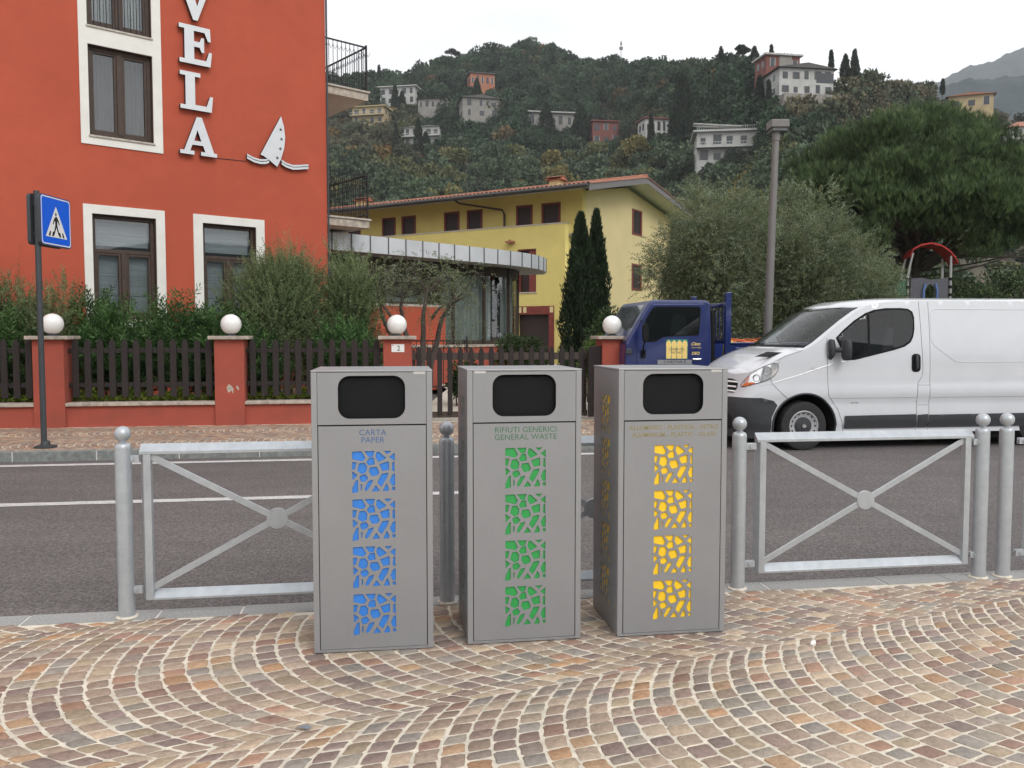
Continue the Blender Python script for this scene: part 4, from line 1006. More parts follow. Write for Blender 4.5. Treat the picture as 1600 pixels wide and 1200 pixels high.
# ================================================================= VEHICLES
class Body:
    """side surface of a vehicle: q runs along the flank and round the nose corner, z up. Nose toward -x, near flank at y=0 plane side -1"""
    def __init__(s, w, x_corner, reach, n, tumble):
        s.w = w; s.xc = x_corner; s.tumble = tumble
        pts = []
        for k in range(101):
            th = math.pi / 2 * k / 100
            x = x_corner - reach * max(0, math.cos(th)) ** (2 / n); y = w * max(0, math.sin(th)) ** (2 / n); pts.append((x, y))
        L_ = cumlen(pts); s.pts = pts; s.L = [l - L_[-1] + x_corner for l in L_]; s.q0 = s.L[0]
    def raw(s, q):
        if q >= s.xc: return q, s.w
        q = max(q, s.q0)
        i = int(np.searchsorted(s.L, q)); i = min(max(i, 1), len(s.L) - 1)
        t = (q - s.L[i-1]) / (s.L[i] - s.L[i-1]); a, b = s.pts[i-1], s.pts[i]
        return a[0] + (b[0] - a[0]) * t, a[1] + (b[1] - a[1]) * t
    def P(s, q, z, side=-1, off=0):
        e = .01
        x, y = s.raw(q); x1, y1 = s.raw(q - e); x2, y2 = s.raw(q + e)
        if q - e < s.q0: x1, y1 = x, -.005
        dx, dy = x2 - x1, y2 - y1; l = math.hypot(dx, dy) or 1; nx, ny = -dy / l, dx / l
        dxm, k, dn = s.tumble(x, z)
        d = off + dn
        return Vector((x + dxm + nx * d, side * (y * k + ny * d), z))
def inpoly(x, y, poly):
    c = False; j = len(poly) - 1
    for i in range(len(poly)):
        xi, yi = poly[i]; xj, yj = poly[j]
        if (yi > y) != (yj > y) and x < (xj - xi) * (y - yi) / (yj - yi) + xi: c = not c
        j = i
    return c
def resample(poly, st):
    out = []
    for i in range(len(poly)):
        a, b = poly[i], poly[(i + 1) % len(poly)]; n = max(1, int(math.hypot(b[0] - a[0], b[1] - a[1]) / st))
        out += [(a[0] + (b[0] - a[0]) * k / n, a[1] + (b[1] - a[1]) * k / n) for k in range(n)]
    return out
def mapped(name, body, outline, holes, m, parent, off=0, st=.06, sides=(-1,), th=0):
    loops = [resample(outline, st)] + [resample(h, st) for h in holes]
    vs = []; ed = []
    for l in loops:
        n0 = len(vs); vs += l; ed += [(n0 + i, n0 + (i + 1) % len(l)) for i in range(len(l))]
    xs = [p[0] for p in outline]; zs = [p[1] for p in outline]
    x = min(xs) + st / 2
    while x < max(xs):
        z = min(zs) + st / 2
        while z < max(zs):
            if inpoly(x, z, outline) and not any(inpoly(x, z, h) for h in holes):
                if min((x - a) ** 2 + (z - b) ** 2 for l in loops for a, b in l) > (st * .45) ** 2: vs.append((x, z))
            z += st
        x += st
    r = delaunay_2d_cdt([Vector(v) for v in vs], ed, [], 0, 1e-6)
    V2, F2 = r[0], r[2]; keep = []
    for f in F2:
        cx = sum(V2[i].x for i in f) / len(f); cz = sum(V2[i].y for i in f) / len(f)
        if inpoly(cx, cz, outline) and not any(inpoly(cx, cz, h) for h in holes): keep.append(f)
    objs = []
    mb = MB()
    for sd_ in sides:
        V3 = [body.P(v.x, v.y, sd_, off) for v in V2]
        mb.add(V3, [tuple(f) if sd_ < 0 else tuple(reversed(f)) for f in keep])
        if th: 
            pass
    me = bpy.data.meshes.new(name); me.from_pydata(mb.v, [], mb.f)
    me.polygons.foreach_set('use_smooth', [True] * len(me.polygons)); me.materials.append(m)
    o = bpy.data.objects.new(name, me); COL.objects.link(o); o.parent = parent
    return o
def seam(name, body, pts, r, m, parent, off=.0, closed=False, st=.05, side=-1):
    P = resample(pts if closed else pts, st) if closed else sum([[(a[0] + (b[0] - a[0]) * k / max(1, int(math.hypot(b[0] - a[0], b[1] - a[1]) / st)), a[1] + (b[1] - a[1]) * k / max(1, int(math.hypot(b[0] - a[0], b[1] - a[1]) / st))) for k in range(max(1, int(math.hypot(b[0] - a[0], b[1] - a[1]) / st)))] for a, b in zip(pts[:-1], pts[1:])], []) + [pts[-1]]
    if closed: P = P + [P[0]]
    mb = MB(); mb.tube([body.P(q, z, side, off) for q, z in P], r, 5, caps=not closed); return mb.build(name, m, parent, smooth=True)

# ---- white van. local origin: front wheel contact column, z = 0 pavement level, near flank plane y = 0 -> shifted by w
def van_t(x, z):
    nose = min(1, max(0, (-.35 - x) / .6))
    k = 1 - .115 * max(0, (z - 1.0)) ** 1.5 / (1.0) + (-.02 if z < .2 else 0)
    lean = max(0, z - .55) * .30 * nose - .05 * math.exp(-((z - .42) / .18) ** 2) * nose
    bulge = .018 * math.exp(-((z - .66) / .10) ** 2) * (1 - nose) - .012 * math.exp(-((z - .52) / .05) ** 2) * (1 - nose)
    if x > 1.85 and z > 1.05: pass
    return lean, k, bulge
VAN = empty('white_van', W(5.68 + .0, 10.74 + .95, 0), RA, 'white panel van with charcoal bumper parked at the right edge', 'van')
vb = Body(.95, -.40, .60, 3.2, van_t)
Q0 = vb.q0
arch = [(-.055 + .465 * math.cos(R(a)), .20 + .465 * math.sin(R(a))) for a in range(-14, 195, 8)]
# top edge of flank: hood line, A pillar, roof edge
top = [(Q0, .90), (-1.2, .905), (-.95, .935), (-.75, 1.015), (-.5, 1.12), (-.25, 1.20), (-.02, 1.265), (.10, 1.335), (.30, 1.485), (.50, 1.635), (.70, 1.765), (.86, 1.842), (1.05, 1.885), (1.3, 1.905), (1.7, 1.915), (4.1, 1.92)]
top = smooth_poly(top, 1) if False else top
sill = [(4.1, .10), (.52, .10), (.455, .10)]
lowfront = [(-.53, .10), (-.75, .06), (Q0, .06)]
out = [(q, z) for q, z in reversed(top)]          # roof rear -> nose
body_outline = out + [(Q0, .06), (-.75, .06), (-.53, .10)] + [p for p in reversed(arch)] + [(.52, .10), (4.1, .10)]
win = [(.385, 1.405), (.50, 1.515), (.66, 1.640), (.83, 1.742), (.96, 1.787), (1.13, 1.812), (1.36, 1.815), (1.47, 1.805), (1.535, 1.765), (1.556, 1.69), (1.553, 1.53), (1.53, 1.42), (1.49, 1.345), (1.40, 1.285), (1.25, 1.240), (.66, 1.105), (.55, 1.10), (.515, 1.14)]
win2 = [(.42, 1.405), (.51, 1.49), (.67, 1.615), (.84, 1.715), (.97, 1.762), (1.13, 1.785), (1.36, 1.787), (1.46, 1.778), (1.51, 1.745), (1.528, 1.68), (1.525, 1.53), (1.503, 1.43), (1.468, 1.368), (1.39, 1.312), (1.24, 1.266), (.66, 1.133), (.57, 1.130), (.545, 1.155)]
mapped('body', vb, body_outline, [win2], MT['whitepaint'], VAN, 0, .055, sides=(-1, 1))
# hood, windscreen, roof : strips from near edge to far edge
def topstrip(name, rows, m, nt_=14, off=0, crown=None, tspan=(-1, 1)):
    vs = []; fs = []
    for (q, z, cx, cz) in rows:
        pe = vb.P(q, z, -1); ww = -pe.y
        for k in range(nt_ + 1):
            t = tspan[0] + (tspan[1] - tspan[0]) * k / nt_; c = (1 - abs(t) ** 2.4); cc = (1 - abs(t) ** 5)
            vs.append((pe.x + cx * c, ww * t, z + cz * cc + off))
    n = nt_ + 1
    for i in range(len(rows) - 1):
        for k in range(nt_): fs.append((i*n+k, i*n+k+1, (i+1)*n+k+1, (i+1)*n+k))
    me = bpy.data.meshes.new(name); me.from_pydata(vs, [], fs); me.polygons.foreach_set('use_smooth', [True] * len(fs)); me.materials.append(m)
    o = bpy.data.objects.new(name, me); COL.objects.link(o); o.parent = VAN; return o
def interp_top(q):
    qs = [p[0] for p in top]; zs = [p[1] for p in top]; return float(np.interp(q, qs, zs))
rows = [(q, interp_top(q), 0, .015 + .035 * min(1, (q - Q0) / .8)) for q in sorted(set([round(float(v), 5) for v in np.linspace(Q0 + .0, -.25, 40)] + [p[0] for p in top if p[0] < -.25]))]
rows += [(-.12, interp_top(-.12), -.10, .035), (-.02, interp_top(-.02), -.20, .01)]
topstrip('hood', rows, MT['whitepaint'])
rows_w = [(-.02, interp_top(-.02), -.20, .01), (.10, interp_top(.10), -.23, .005), (.30, interp_top(.30), -.24, .0), (.50, interp_top(.50), -.24, .0), (.70, interp_top(.70), -.235, .01), (.86, interp_top(.86), -.22, .02)]
topstrip('pillar', rows_w, MT['whitepaint'], nt_=3, tspan=(-1, -.93)); topstrip('pillar', rows_w, MT['whitepaint'], nt_=3, tspan=(.93, 1))
def lerp_rows(rw, q):
    return tuple([q] + [float(np.interp(q, [r[0] for r in rw], [r[i] for r in rw])) for i in (1, 2, 3)])
wr = [lerp_rows(rows_w, q) for q in np.linspace(.03, .80, 10)]
topstrip('windscreen', wr, MT['wsglass'], off=.006, tspan=(-.93, .93))
topstrip('screen_edge', [lerp_rows(rows_w, q) for q in np.linspace(-.02, .045, 3)], MT['black'], off=.001, tspan=(-.93, .93)); topstrip('screen_edge', [lerp_rows(rows_w, q) for q in np.linspace(.79, .86, 3)], MT['whitepaint'], off=.001, tspan=(-.93, .93)); topstrip('screen_edge', wr, MT['black'], nt_=2, off=.004, tspan=(-.935, -.90))
rows_r = [(.86, interp_top(.86), -.22, .02), (.95, interp_top(.95), -.20, .04), (1.05, 1.885, -.15, .05), (1.3, interp_top(1.3), -.04, .06), (1.7, 1.915, 0, .06), (4.1, 1.92, 0, .06)]
topstrip('roof', rows_r, MT['whitepaint']); topstrip('headliner', [lerp_rows(rows_r, q) for q in np.linspace(.90, 1.65, 8)], MT['seatcloth'], off=-.03, tspan=(-.97, .97))
m = MB(); m.box(4.06, 4.1, -.93, .93, .1, 1.2); m.box(4.06, 4.1, -.84, .84, 1.2, 1.9); m.build('rear_door', MT['whitepaint'], VAN)
# bumper, sill trim, mouldings
mapped('bumper', vb, [(Q0, .60), (-.66, .60), (-.50, .56), (-.44, .50), (-.47, .44), (-.515, .34), (-.53, .22), (-.53, .09), (-.75, .05), (Q0, .05)], [], MT['bumper'], VAN, .006, .05, sides=(-1, 1))
mapped('bumper_inset', vb, [(Q0, .40), (-1.2, .40), (-1.05, .34), (-1.05, .18), (-1.2, .14), (Q0, .14)], [], MT['gap'], VAN, .010, .05, sides=(-1, 1))
for a, b in ((.52, 1.585), (1.60, 1.76), (1.775, 4.05)):
    mapped('side_trim', vb, [(a, .168), (b, .168), (b, .355), (a, .345)], [], MT['bumper'], VAN, .014, .06)
# arch lip and dark wheelhouse
lip = MB(); lip.tube([vb.P(q, z, -1, .004) for q, z in [(-.055 + .452 * math.cos(R(a)), .20 + .452 * math.sin(R(a))) for a in range(-14, 195, 6)]], .014, 6); lip.build('arch_lip', MT['bumper'], VAN, smooth=True)
wh = MB(); P_ = [(-.055 + .462 * math.cos(R(a)), .20 + .462 * math.sin(R(a))) for a in range(-20, 201, 10)]
vs = [(x, -.93, z) for x, z in P_] + [(x, -.45, z) for x, z in P_]; n = len(P_)
wh.add(vs, [(i, i + 1, i + 1 + n, i + n) for i in range(n - 1)] + [tuple(range(2 * n - 1, n - 1, -1))]); wh.build('wheelhouse', MT['gap'], VAN)
ub = MB(); ub.box(-.85, 4.05, -.80, .80, .0, .12); ub.build('underbody', MT['gap'], VAN)
ib = MB(); ib.prism([(-.02, .9), (.0, 1.22), (.25, 1.26), (.42, 1.20), (.50, 1.0), (.45, .6)], -.86, .86, 'y'); ib.build('dashboard', MT['bumper'], VAN, bevel=.02)
for yy in (-.45, .42):
    st_ = MB(); st_.prism(smooth_poly([(1.12, .85), (1.26, .85), (1.42, 1.50), (1.36, 1.56), (1.28, 1.52)], 1), yy - .24, yy + .24, 'y'); st_.prism(smooth_poly([(1.33, 1.58), (1.40, 1.57), (1.45, 1.76), (1.37, 1.78)], 1), yy - .12, yy + .12, 'y'); st_.prism([(.75, .75), (1.25, .75), (1.22, .92), (.75, .90)], yy - .25, yy + .25, 'y'); st_.build('seat', MT['seatcloth'], VAN, bevel=.02)
sw = MB(); sw.tube([(.58 + .10 * math.sin(a), -.45 + .19 * math.cos(a), 1.20 + .15 * math.sin(a)) for a in np.linspace(0, 2 * math.pi, 25)], .014, 8, caps=False); sw.tube([(.45, -.45, 1.12), (.58, -.45, 1.20)], .03, 8); sw.build('steering_wheel', MT['black'], VAN, smooth=True)
bk = MB(); bk.box(1.66, 1.69, -.84, .84, .3, 1.84); bk.build('bulkhead', MT['seatcloth'], VAN)
def wheel(x, y):
    w = empty('wheel', (x, y, .212)); w.parent = VAN
    t_ = MB(); t_.lathe([(.205, -.10), (.29, -.112), (.322, -.10), (.335, -.06), (.336, 0), (.335, .06), (.322, .10), (.29, .112), (.205, .10)], n=48, caps=False)
    t_.build('tyre', MT['rubber'], w, rot=(math.pi / 2, 0, 0), smooth=True, auto=50)
    r_ = MB(); r_.lathe([(.206, .02), (.21, .104), (.198, .108), (.188, .092), (.155, .080), (.120, .072), (.118, .060)], n=48, caps=False); r_.build('rim', MT['hub'], w, rot=(math.pi / 2, 0, 0), smooth=True)
    c_ = MB(); c_.lathe([(.122, .05), (.120, .082), (.108, .092), (.09, .094), (.088, .098), (.040, .104), (.038, .112), (.001, .113)], n=40); c_.build('hubcap', MT['bumper'], w, rot=(math.pi / 2, 0, 0), smooth=True, auto=30)
    h_ = MB()
    for k in range(16):
        a = 2 * math.pi * k / 16; h_.prism(ell(.172 * math.cos(a), .172 * math.sin(a), .0105, .0135, 10), -.0905, -.080, 'y')
    h_.build('rim_holes', MT['gap'], w)
    e_ = MB(); rg = ell(0, 0, .020, .020, 18); e_.tube([(a, -.115, b) for a, b in rg] + [(rg[0][0], -.115, rg[0][1])], .0035, 5, caps=False); e_.box(-.030, .030, -.119, -.114, -.005, .005); e_.build('wheel_emblem', MT['plate'], w)
    return w
wheel(-.055, -.83)
wheel(3.5, -.83)
for y in (.83,):
    for x in (-.055, 3.5):
        t_ = MB(); t_.lathe([(.1, -.10), (.30, -.10), (.335, -.06), (.335, .06), (.30, .10), (.1, .10)], n=32); t_.build('tyre', MT['rubber'], VAN, loc=(x, y, .212), rot=(math.pi / 2, 0, 0), smooth=True)
# side glass
win = [(.385, 1.405), (.50, 1.515), (.66, 1.640), (.83, 1.742), (.96, 1.787), (1.13, 1.812), (1.36, 1.815), (1.47, 1.805), (1.535, 1.765), (1.556, 1.69), (1.553, 1.53), (1.53, 1.42), (1.49, 1.345), (1.40, 1.285), (1.25, 1.240), (.66, 1.105), (.55, 1.10), (.515, 1.14)]
mapped('window_rubber', vb, [(a, b) for a, b in win], [win2], MT['black'], VAN, .0035, .05)
win2 = [(.42, 1.405), (.51, 1.49), (.67, 1.615), (.84, 1.715), (.97, 1.762), (1.13, 1.785), (1.36, 1.787), (1.46, 1.778), (1.51, 1.745), (1.528, 1.68), (1.525, 1.53), (1.503, 1.43), (1.468, 1.368), (1.39, 1.312), (1.24, 1.266), (.66, 1.133), (.57, 1.130), (.545, 1.155)]
for sd_ in (-1, 1): mapped('side_window', vb, win2, [], MT['vglass'], VAN, .0045, .05, sides=(sd_,))
mapped('window_divider_strip', vb, [(.86, 1.72), (.845, 1.16), (.875, 1.165), (.89, 1.73)], [], MT['black'], VAN, .0085, .05)  # narrow black bar across the door glass
bpy.data.objects['window_divider_strip'].name = 'window_divider'
# seams
sm = MT['seam']
seam('door_seam', vb, [(.255, 1.40), (.262, .95), (.275, .63), (.34, .55), (.42, .44), (.49, .26), (.515, .13)], .0035, sm, VAN)
seam('door_seam', vb, [(1.635, 1.90), (1.655, 1.30), (1.670, .96), (1.66, .88), (1.60, .79), (1.588, .70), (1.590, .13)], .0035, sm, VAN)
seam('door_seam', vb, [(1.776, 1.90), (1.776, .13)], .003, sm, VAN)
seam('bonnet_seam', vb, [(-.46, 1.08), (-.60, .90), (-.56, .80), (-.35, .62), (-.30, .585)], .0035, sm, VAN)
seam('bonnet_seam', vb, [(-.50, 1.10), (-.35, 1.155), (-.10, 1.235)], .003, sm, VAN)
seam('fender_crease', vb, smooth_poly([(-.78, .76), (-.55, .80), (-.15, .90), (.20, 1.02), (.50, 1.085), (.50, 1.084), (.20, 1.018), (-.15, .898), (-.55, .798)], 1)[:14], .006, MT['whitepaint'], VAN, off=-.0015)
seam('belt_moulding', vb, [(.30, .592), (1.575, .588)], .004, MT['bin'], VAN); seam('belt_moulding', vb, [(1.79, .588), (4.05, .588)], .004, MT['bin'], VAN)
seam('flap_seam', vb, [(1.592, .755), (1.77, .755)], .003, sm, VAN); seam('flap_seam', vb, [(1.592, .48), (1.77, .48)], .003, sm, VAN)
seam('panel_press', vb, [(1.80, 1.74), (1.815, 1.78), (1.86, 1.80), (4.08, 1.80), (4.08, 1.07), (2.21, 1.07), (2.14, 1.09), (1.84, 1.30), (1.80, 1.38)], .006, MT['whitepaint'], VAN, off=-.001, closed=True)
ip = smooth_poly([(1.84, 1.68), (1.90, 1.78), (4.0, 1.78), (4.0, 1.09), (2.25, 1.09), (2.11, 1.13), (1.84, 1.37)], 2)
# door handle
mapped('handle_recess', vb, rrect(1.497, 1.632, .935, 1.185, .05, 4), [], MT['black'], VAN, .004, .04)
h_ = MB(); h_.tube([vb.P(1.565, .97, -1, .012), vb.P(1.565, .99, -1, .026), vb.P(1.565, 1.08, -1, .028), vb.P(1.565, 1.15, -1, .024), vb.P(1.565, 1.17, -1, .010)], [.012, .02, .022, .02, .012], 8); h_.build('door_handle', MT['bumper'], VAN, smooth=True)
# mirror
mi = MB(); c = vb.P(.40, 1.25, -1, .14)
mi.add(*(lambda r: ([v for v in r.v], [f for f in r.f]))(MB().lathe([(.001, -.15), (.06, -.145), (.088, -.10), (.095, 0), (.088, .09), (.06, .135), (.001, .14)], n=20)))
mo = mi.build('mirror_housing', MT['bumper'], VAN, loc=(c.x + .06, c.y, c.z), smooth=True); mo.scale = (.62, 1.05, 1.0)
ma = MB(); p = vb.P(.30, 1.22, -1, 0); ma.tube([(p.x, p.y, 1.36), (p.x - .0, p.y - .03, 1.36), (p.x + .0, p.y - .05, 1.28), (p.x + .0, p.y - .05, 1.18), (p.x, p.y, 1.13)], [.03, .045, .05, .045, .03], 10); ma.tube([(p.x, p.y - .04, 1.24), (c.x + .04, c.y, 1.24)], .035, 8); ma.build('mirror_arm', MT['bumper'], VAN, smooth=True)
# lights
hl = smooth_poly([(-1.03, .745), (-.98, .84), (-.86, .95), (-.70, 1.035), (-.52, 1.075), (-.47, 1.03), (-.50, .93), (-.60, .85), (-.78, .795), (-.95, .745)], 2)
for sd_ in (-1, 1): mapped('headlight', vb, hl, [], MT['lamp'], VAN, .008, .035, sides=(sd_,))
seam('headlight_rim', vb, hl, .005, MT['bumper'], VAN, off=.006, closed=True, st=.04)
for q, z, r_ in ((-.66, .965, .055), (-.80, .865, .045)):
    b_ = MB(); p = vb.P(q, z, -1, .010); pn = (vb.P(q, z, -1, .02) - p).normalized()
    ring = []; a1 = pn.orthogonal().normalized(); a2 = pn.cross(a1)
    for k in range(17): ring.append(p + (a1 * math.cos(k * math.pi / 8) + a2 * math.sin(k * math.pi / 8)) * r_)
    b_.tube(ring, .006, 5, caps=False); b_.build('reflector_ring', MT['bin'], VAN, smooth=True)
mapped('indicator', vb, smooth_poly([(-.985, .755), (-.93, .80), (-.82, .81), (-.80, .79), (-.93, .752)], 1), [], MT['amber'], VAN, .013, .03)
mapped('side_repeater', vb, ell(.045, .995, .035, .016, 14), [], MT['plate'], VAN, .006, .03)
mapped('grille', vb, smooth_poly([(Q0, .84), (-1.25, .84), (-1.10, .815), (-1.07, .72), (-1.12, .655), (Q0, .655)], 0), [], MT['gap'], VAN, .006, .04, sides=(-1, 1))
for z in (.80, .735, .675): 
    for sd_ in (-1, 1):
        b_ = MB(); b_.tube([vb.P(q, z, sd_, .014) for q in np.linspace(Q0, -1.09, 10)], .013, 6); b_.build('grille_bar', MT['lamp'], VAN, smooth=True)
em = MB(); rg = [(Q0, .74)]; pc = vb.P(Q0, .745, -1, .03); em.tube([(pc.x, .05 * math.cos(a), .745 + .05 * math.sin(a)) for a in np.linspace(0, 2 * math.pi, 20)], .008, 6, caps=False); em.box(pc.x - .006, pc.x + .004, -.07, .07, .733, .757); em.build('nose_emblem', MT['lamp'], VAN)
mapped('bonnet_vent', vb, [(-.60, 1.075), (-.40, 1.075), (-.42, 1.08)], [], MT['black'], VAN, .006, .04) if False else None
bv = MB(); bv.add([(-.66, -.66, 1.148), (-.50, -.80, 1.145), (-.32, -.80, 1.207), (-.44, -.60, 1.215)], [(0, 1, 2, 3)]); bv.build('bonnet_vent', MT['black'], VAN)
wp = MB(); wp.tube([(-.18, .55, 1.30), (.02, -.10, 1.345), (.14, -.62, 1.375)], .010, 6); wp.tube([(-.12, -.1, 1.30), (-.02, .2, 1.34)], .012, 6); wp.tube([(-.10, -.75, 1.29), (.04, -.4, 1.35), (.20, .1, 1.45)], .008, 6); wp.build('wiper', MT['black'], VAN, smooth=True)
tx = text_obj('side_lettering', 'nolo Van', .032, MT['bumper'], VAN, (.668, -.957, .522), depth=.001)
tx.location.y = vb.P(.668, .522, -1, .003).y

# ---- blue flatbed truck ; local x along its length (nose -x), y=0 is the near flank
TR = empty('blue_truck', (2.356, 14.3, 0), RA, 'small dark blue flatbed truck with picket sticker on its door', 'truck')
cab = [(-.47, .30), (-.47, 1.08), (-.455, 1.30), (-.42, 1.40), (-.245, 1.70), (-.075, 1.975), (-.03, 2.015), (.04, 2.035), (.93, 2.035), (.99, 2.02), (1.02, 1.97), (1.045, 1.30), (1.05, .30)]
m = MB(); m.prism(cab, 0, 1.7, 'y'); m.build('cab', MT['truckblue'], TR, bevel=.045, seg=4)
def tp(name, poly, m_, y0, y1, par=TR, bev=0):
    q = MB(); q.prism(poly, y0, y1, 'y'); return q.build(name, m_, par, bevel=bev)
dw = [(-.155, 1.345), (-.135, 1.66), (-.01, 1.870), (.04, 1.905), (.09, 1.913), (.79, 1.913), (.815, 1.895), (.825, 1.86), (.80, 1.475), (.78, 1.45), (.74, 1.442), (.22, 1.432), (.15, 1.405), (.07, 1.35), (.03, 1.343)]
tp('door', [(-.27, .62), (-.27, 1.50), (-.20, 1.62), (-.08, 1.86), (-.01, 1.965), (.90, 1.972), (.925, 1.94), (.94, .62)], MT['truckblue'], -.010, .02, bev=.006)
tp('window_rubber', [(x, z) for x, z in smooth_poly([((x - .33) * 1.035 + .33, (z - 1.65) * 1.05 + 1.65) for x, z in dw], 1)], MT['black'], -.014, -.009)
tp('side_window', smooth_poly(dw, 1), MT['vglass'], -.017, -.0145)
tp('door_card', [(.30, 1.46), (.34, 1.74), (.40, 1.80), (.52, 1.80), (.58, 1.74), (.56, 1.46)], MT['seatcloth'], -.0142, -.0141)
tp('seat_back', [(.55, 1.2), (.55, 1.75), (.62, 1.80), (.72, 1.80), (.75, 1.2)], MT['black'], .35, .85) if False else None
m = MB(); m.add([(-.475, .12, 1.30), (-.475, 1.58, 1.30), (-.10, 1.55, 1.96), (-.10, .15, 1.96)], [(0, 1, 2, 3)]); m.build('windscreen', MT['vglass'], TR)
m = MB(); m.box(-.53, -.44, .02, 1.68, .15, .55); m.build('bumper', MT['truckblue'], TR, bevel=.02)
m = MB(); m.box(-.49, -.46, .08, .38, .72, .95); m.build('headlight', MT['lamp'], TR, bevel=.01); m = MB(); m.box(-.49, -.46, 1.32, 1.62, .72, .95); m.build('headlight', MT['lamp'], TR, bevel=.01)
m = MB(); m.box(-.46, -.36, -.03, .02, 1.13, 1.22); m.build('corner_lamp', MT['steel_dark'], TR, bevel=.01)
m = MB(); m.prism(smooth_poly([(-.25, 1.34), (-.262, 1.60), (-.235, 1.635), (-.175, 1.62), (-.155, 1.56), (-.16, 1.36), (-.19, 1.33)], 1), -.30, -.22, 'y'); mm = m.build('mirror', MT['black'], TR, bevel=.015)
m = MB(); m.tube([(-.20, -.26, 1.40), (-.22, -.20, 1.25), (-.17, -.06, 1.14), (-.15, -.01, 1.12)], .014, 6); m.tube([(-.20, -.26, 1.6), (-.22, -.12, 1.68), (-.2, -.02, 1.70)], .012, 6); m.box(-.20, -.13, -.05, -.01, 1.06, 1.2); m.build('mirror_arm', MT['black'], mm)
# sticker: four pickets on teal
tp('picket_sticker', rect(.235, .615, 1.045, 1.372), MT['teal'], -.0125, -.0105)
st = bpy.data.objects['picket_sticker']
m = MB()
for k in range(4):
    a = .240 + k * .094
    m.prism([(a, 1.050), (a + .082, 1.050), (a + .082, 1.105), (a + .088, 1.12), (a + .082, 1.135), (a + .082, 1.25), (a + .088, 1.275), (a + .082, 1.325), (a + .041, 1.365), (a, 1.325), (a - .006, 1.275), (a, 1.25), (a, 1.135), (a - .006, 1.12), (a, 1.105)], -.0140, -.0126, 'y')
m.build('sticker_pickets', MT['trucksign'], st)
text_obj('sticker_lettering', "L'ERBA DEL", .054, MT['steel_dark'], st, (.425, -.0146, 1.205), sx=1.05)
text_obj('sticker_lettering', 'VICINO', .054, MT['steel_dark'], st, (.425, -.0146, 1.150), sx=1.05)
tp('grey_strip', rect(.09, .69, .955, 1.030), MT['bin'], -.0125, -.0105)
text_obj('strip_lettering', 'CABSTAR.E', .058, MT['gap'], bpy.data.objects['grey_strip'], (.39, -.0130, .993), sx=1.25, spacing=1.1)
text_obj('door_lettering', 'Cleto', .072, MT['trucksign'], TR, (.755, -.0112, 1.295), shear=.3, offset=.001)
text_obj('door_lettering', 'cell 347 652860', .026, MT['trucksign'], TR, (.765, -.0112, 1.232), shear=.3)
text_obj('door_lettering', 'DEO', .068, MT['trucksign'], TR, (.755, -.0112, 1.135), shear=.2, offset=.001)
m = MB(); m.box(.70, .855, -.03, -.0105, 1.022, 1.05); m.build('door_handle', MT['lamp'], TR, bevel=.008)
m = MB(); m.tube([(1.12, .2, .5), (1.12, .2, 1.80), (1.12, .2, 1.86)], [.055, .055, .04], 12); m.build('air_intake', MT['black'], TR, smooth=True)
m = MB(); m.box(1.05, 1.28, .25, 1.45, .45, 1.05); m.build('engine_cover', MT['black'], TR, bevel=.02)
m = MB(); m.box(1.29, 1.39, 0.0, .08, .55, 2.17); m.box(1.29, 1.39, 1.62, 1.70, .55, 2.17); m.box(1.30, 1.35, .08, 1.62, 1.93, 2.0); m.box(1.30, 1.35, .08, 1.62, 1.30, 1.36)
m.beam((1.33, .04, 2.0), (1.26, .55, 1.93), .04, .04)
for k in range(9): m.tube([(1.325, .2 + k * .16, 1.36), (1.325, .2 + k * .16, 1.93)], .012, 6)
m.build('headboard', MT['truckblue'], TR, bevel=.006)
bd = MB(); bd.box(1.39, 4.2, 0, .035, .90, 1.31); bd.box(1.39, 4.2, 1.665, 1.7, .90, 1.31); bd.box(4.165, 4.2, .035, 1.665, .90, 1.31); bd.box(1.39, 4.2, .036, 1.66, .86, .90)
for zz in (.97, 1.09, 1.21): bd.box(1.46, 4.14, -.018, -.001, zz - .02, zz + .02)
bd.box(1.37, 4.22, -.022, .04, 1.295, 1.32)
bd.build('flatbed', MT['truckblue'], TR, bevel=.006)
m = MB(); m.box(-.3, 4.1, .35, 1.35, .28, .5); m.build('chassis', MT['black'], TR)
for xx in (.15, 3.2):
    for yy in (.13, 1.57):
        w = MB(); w.lathe([(.1, -.09), (.30, -.1), (.335, -.06), (.335, .06), (.30, .1), (.1, .09)], n=28); w.build('wheel', MT['rubber'], TR, loc=(xx, yy, .215), rot=(math.pi / 2, 0, 0), smooth=True)
# load
hs = MB()
for k in range(2):
    pts = []
    for j in range(40):
        a = j / 39 * 2 * math.pi * 1.0 + k; pts.append((.0 + (.26 + .04 * k) * math.cos(a) + .05 * k, (.18 + .02 * k) * math.sin(a), .39 + .035 * math.sin(a * 2 + k * 1.7) + .02 * k))
    hs.tube(pts, .011, 6)
p = TR.matrix_world
ox = Vector((2.356, 14.3, 0)) + RU * 1.78 + RV * .45
hz = hs.build('hose_coil', MT['hose'], loc=(ox.x, ox.y, .95), rot=(0, 0, RA), smooth=True); tag(hz, 'orange hose coiled on the bed of the blue truck', 'hose')
yb = MB(); yb.prism(smooth_poly(rect(-.09, .09, 0, .44), 1), -.08, .08, 'y'); ox = Vector((2.356, 14.3, 0)) + RU * 1.50 + RV * .35
tag(yb.build('canister', MT['yplastic'], loc=(ox.x, ox.y, .91), rot=(0, 0, RA), bevel=.02), 'small yellow canister on the truck bed beside the hose', 'canister')

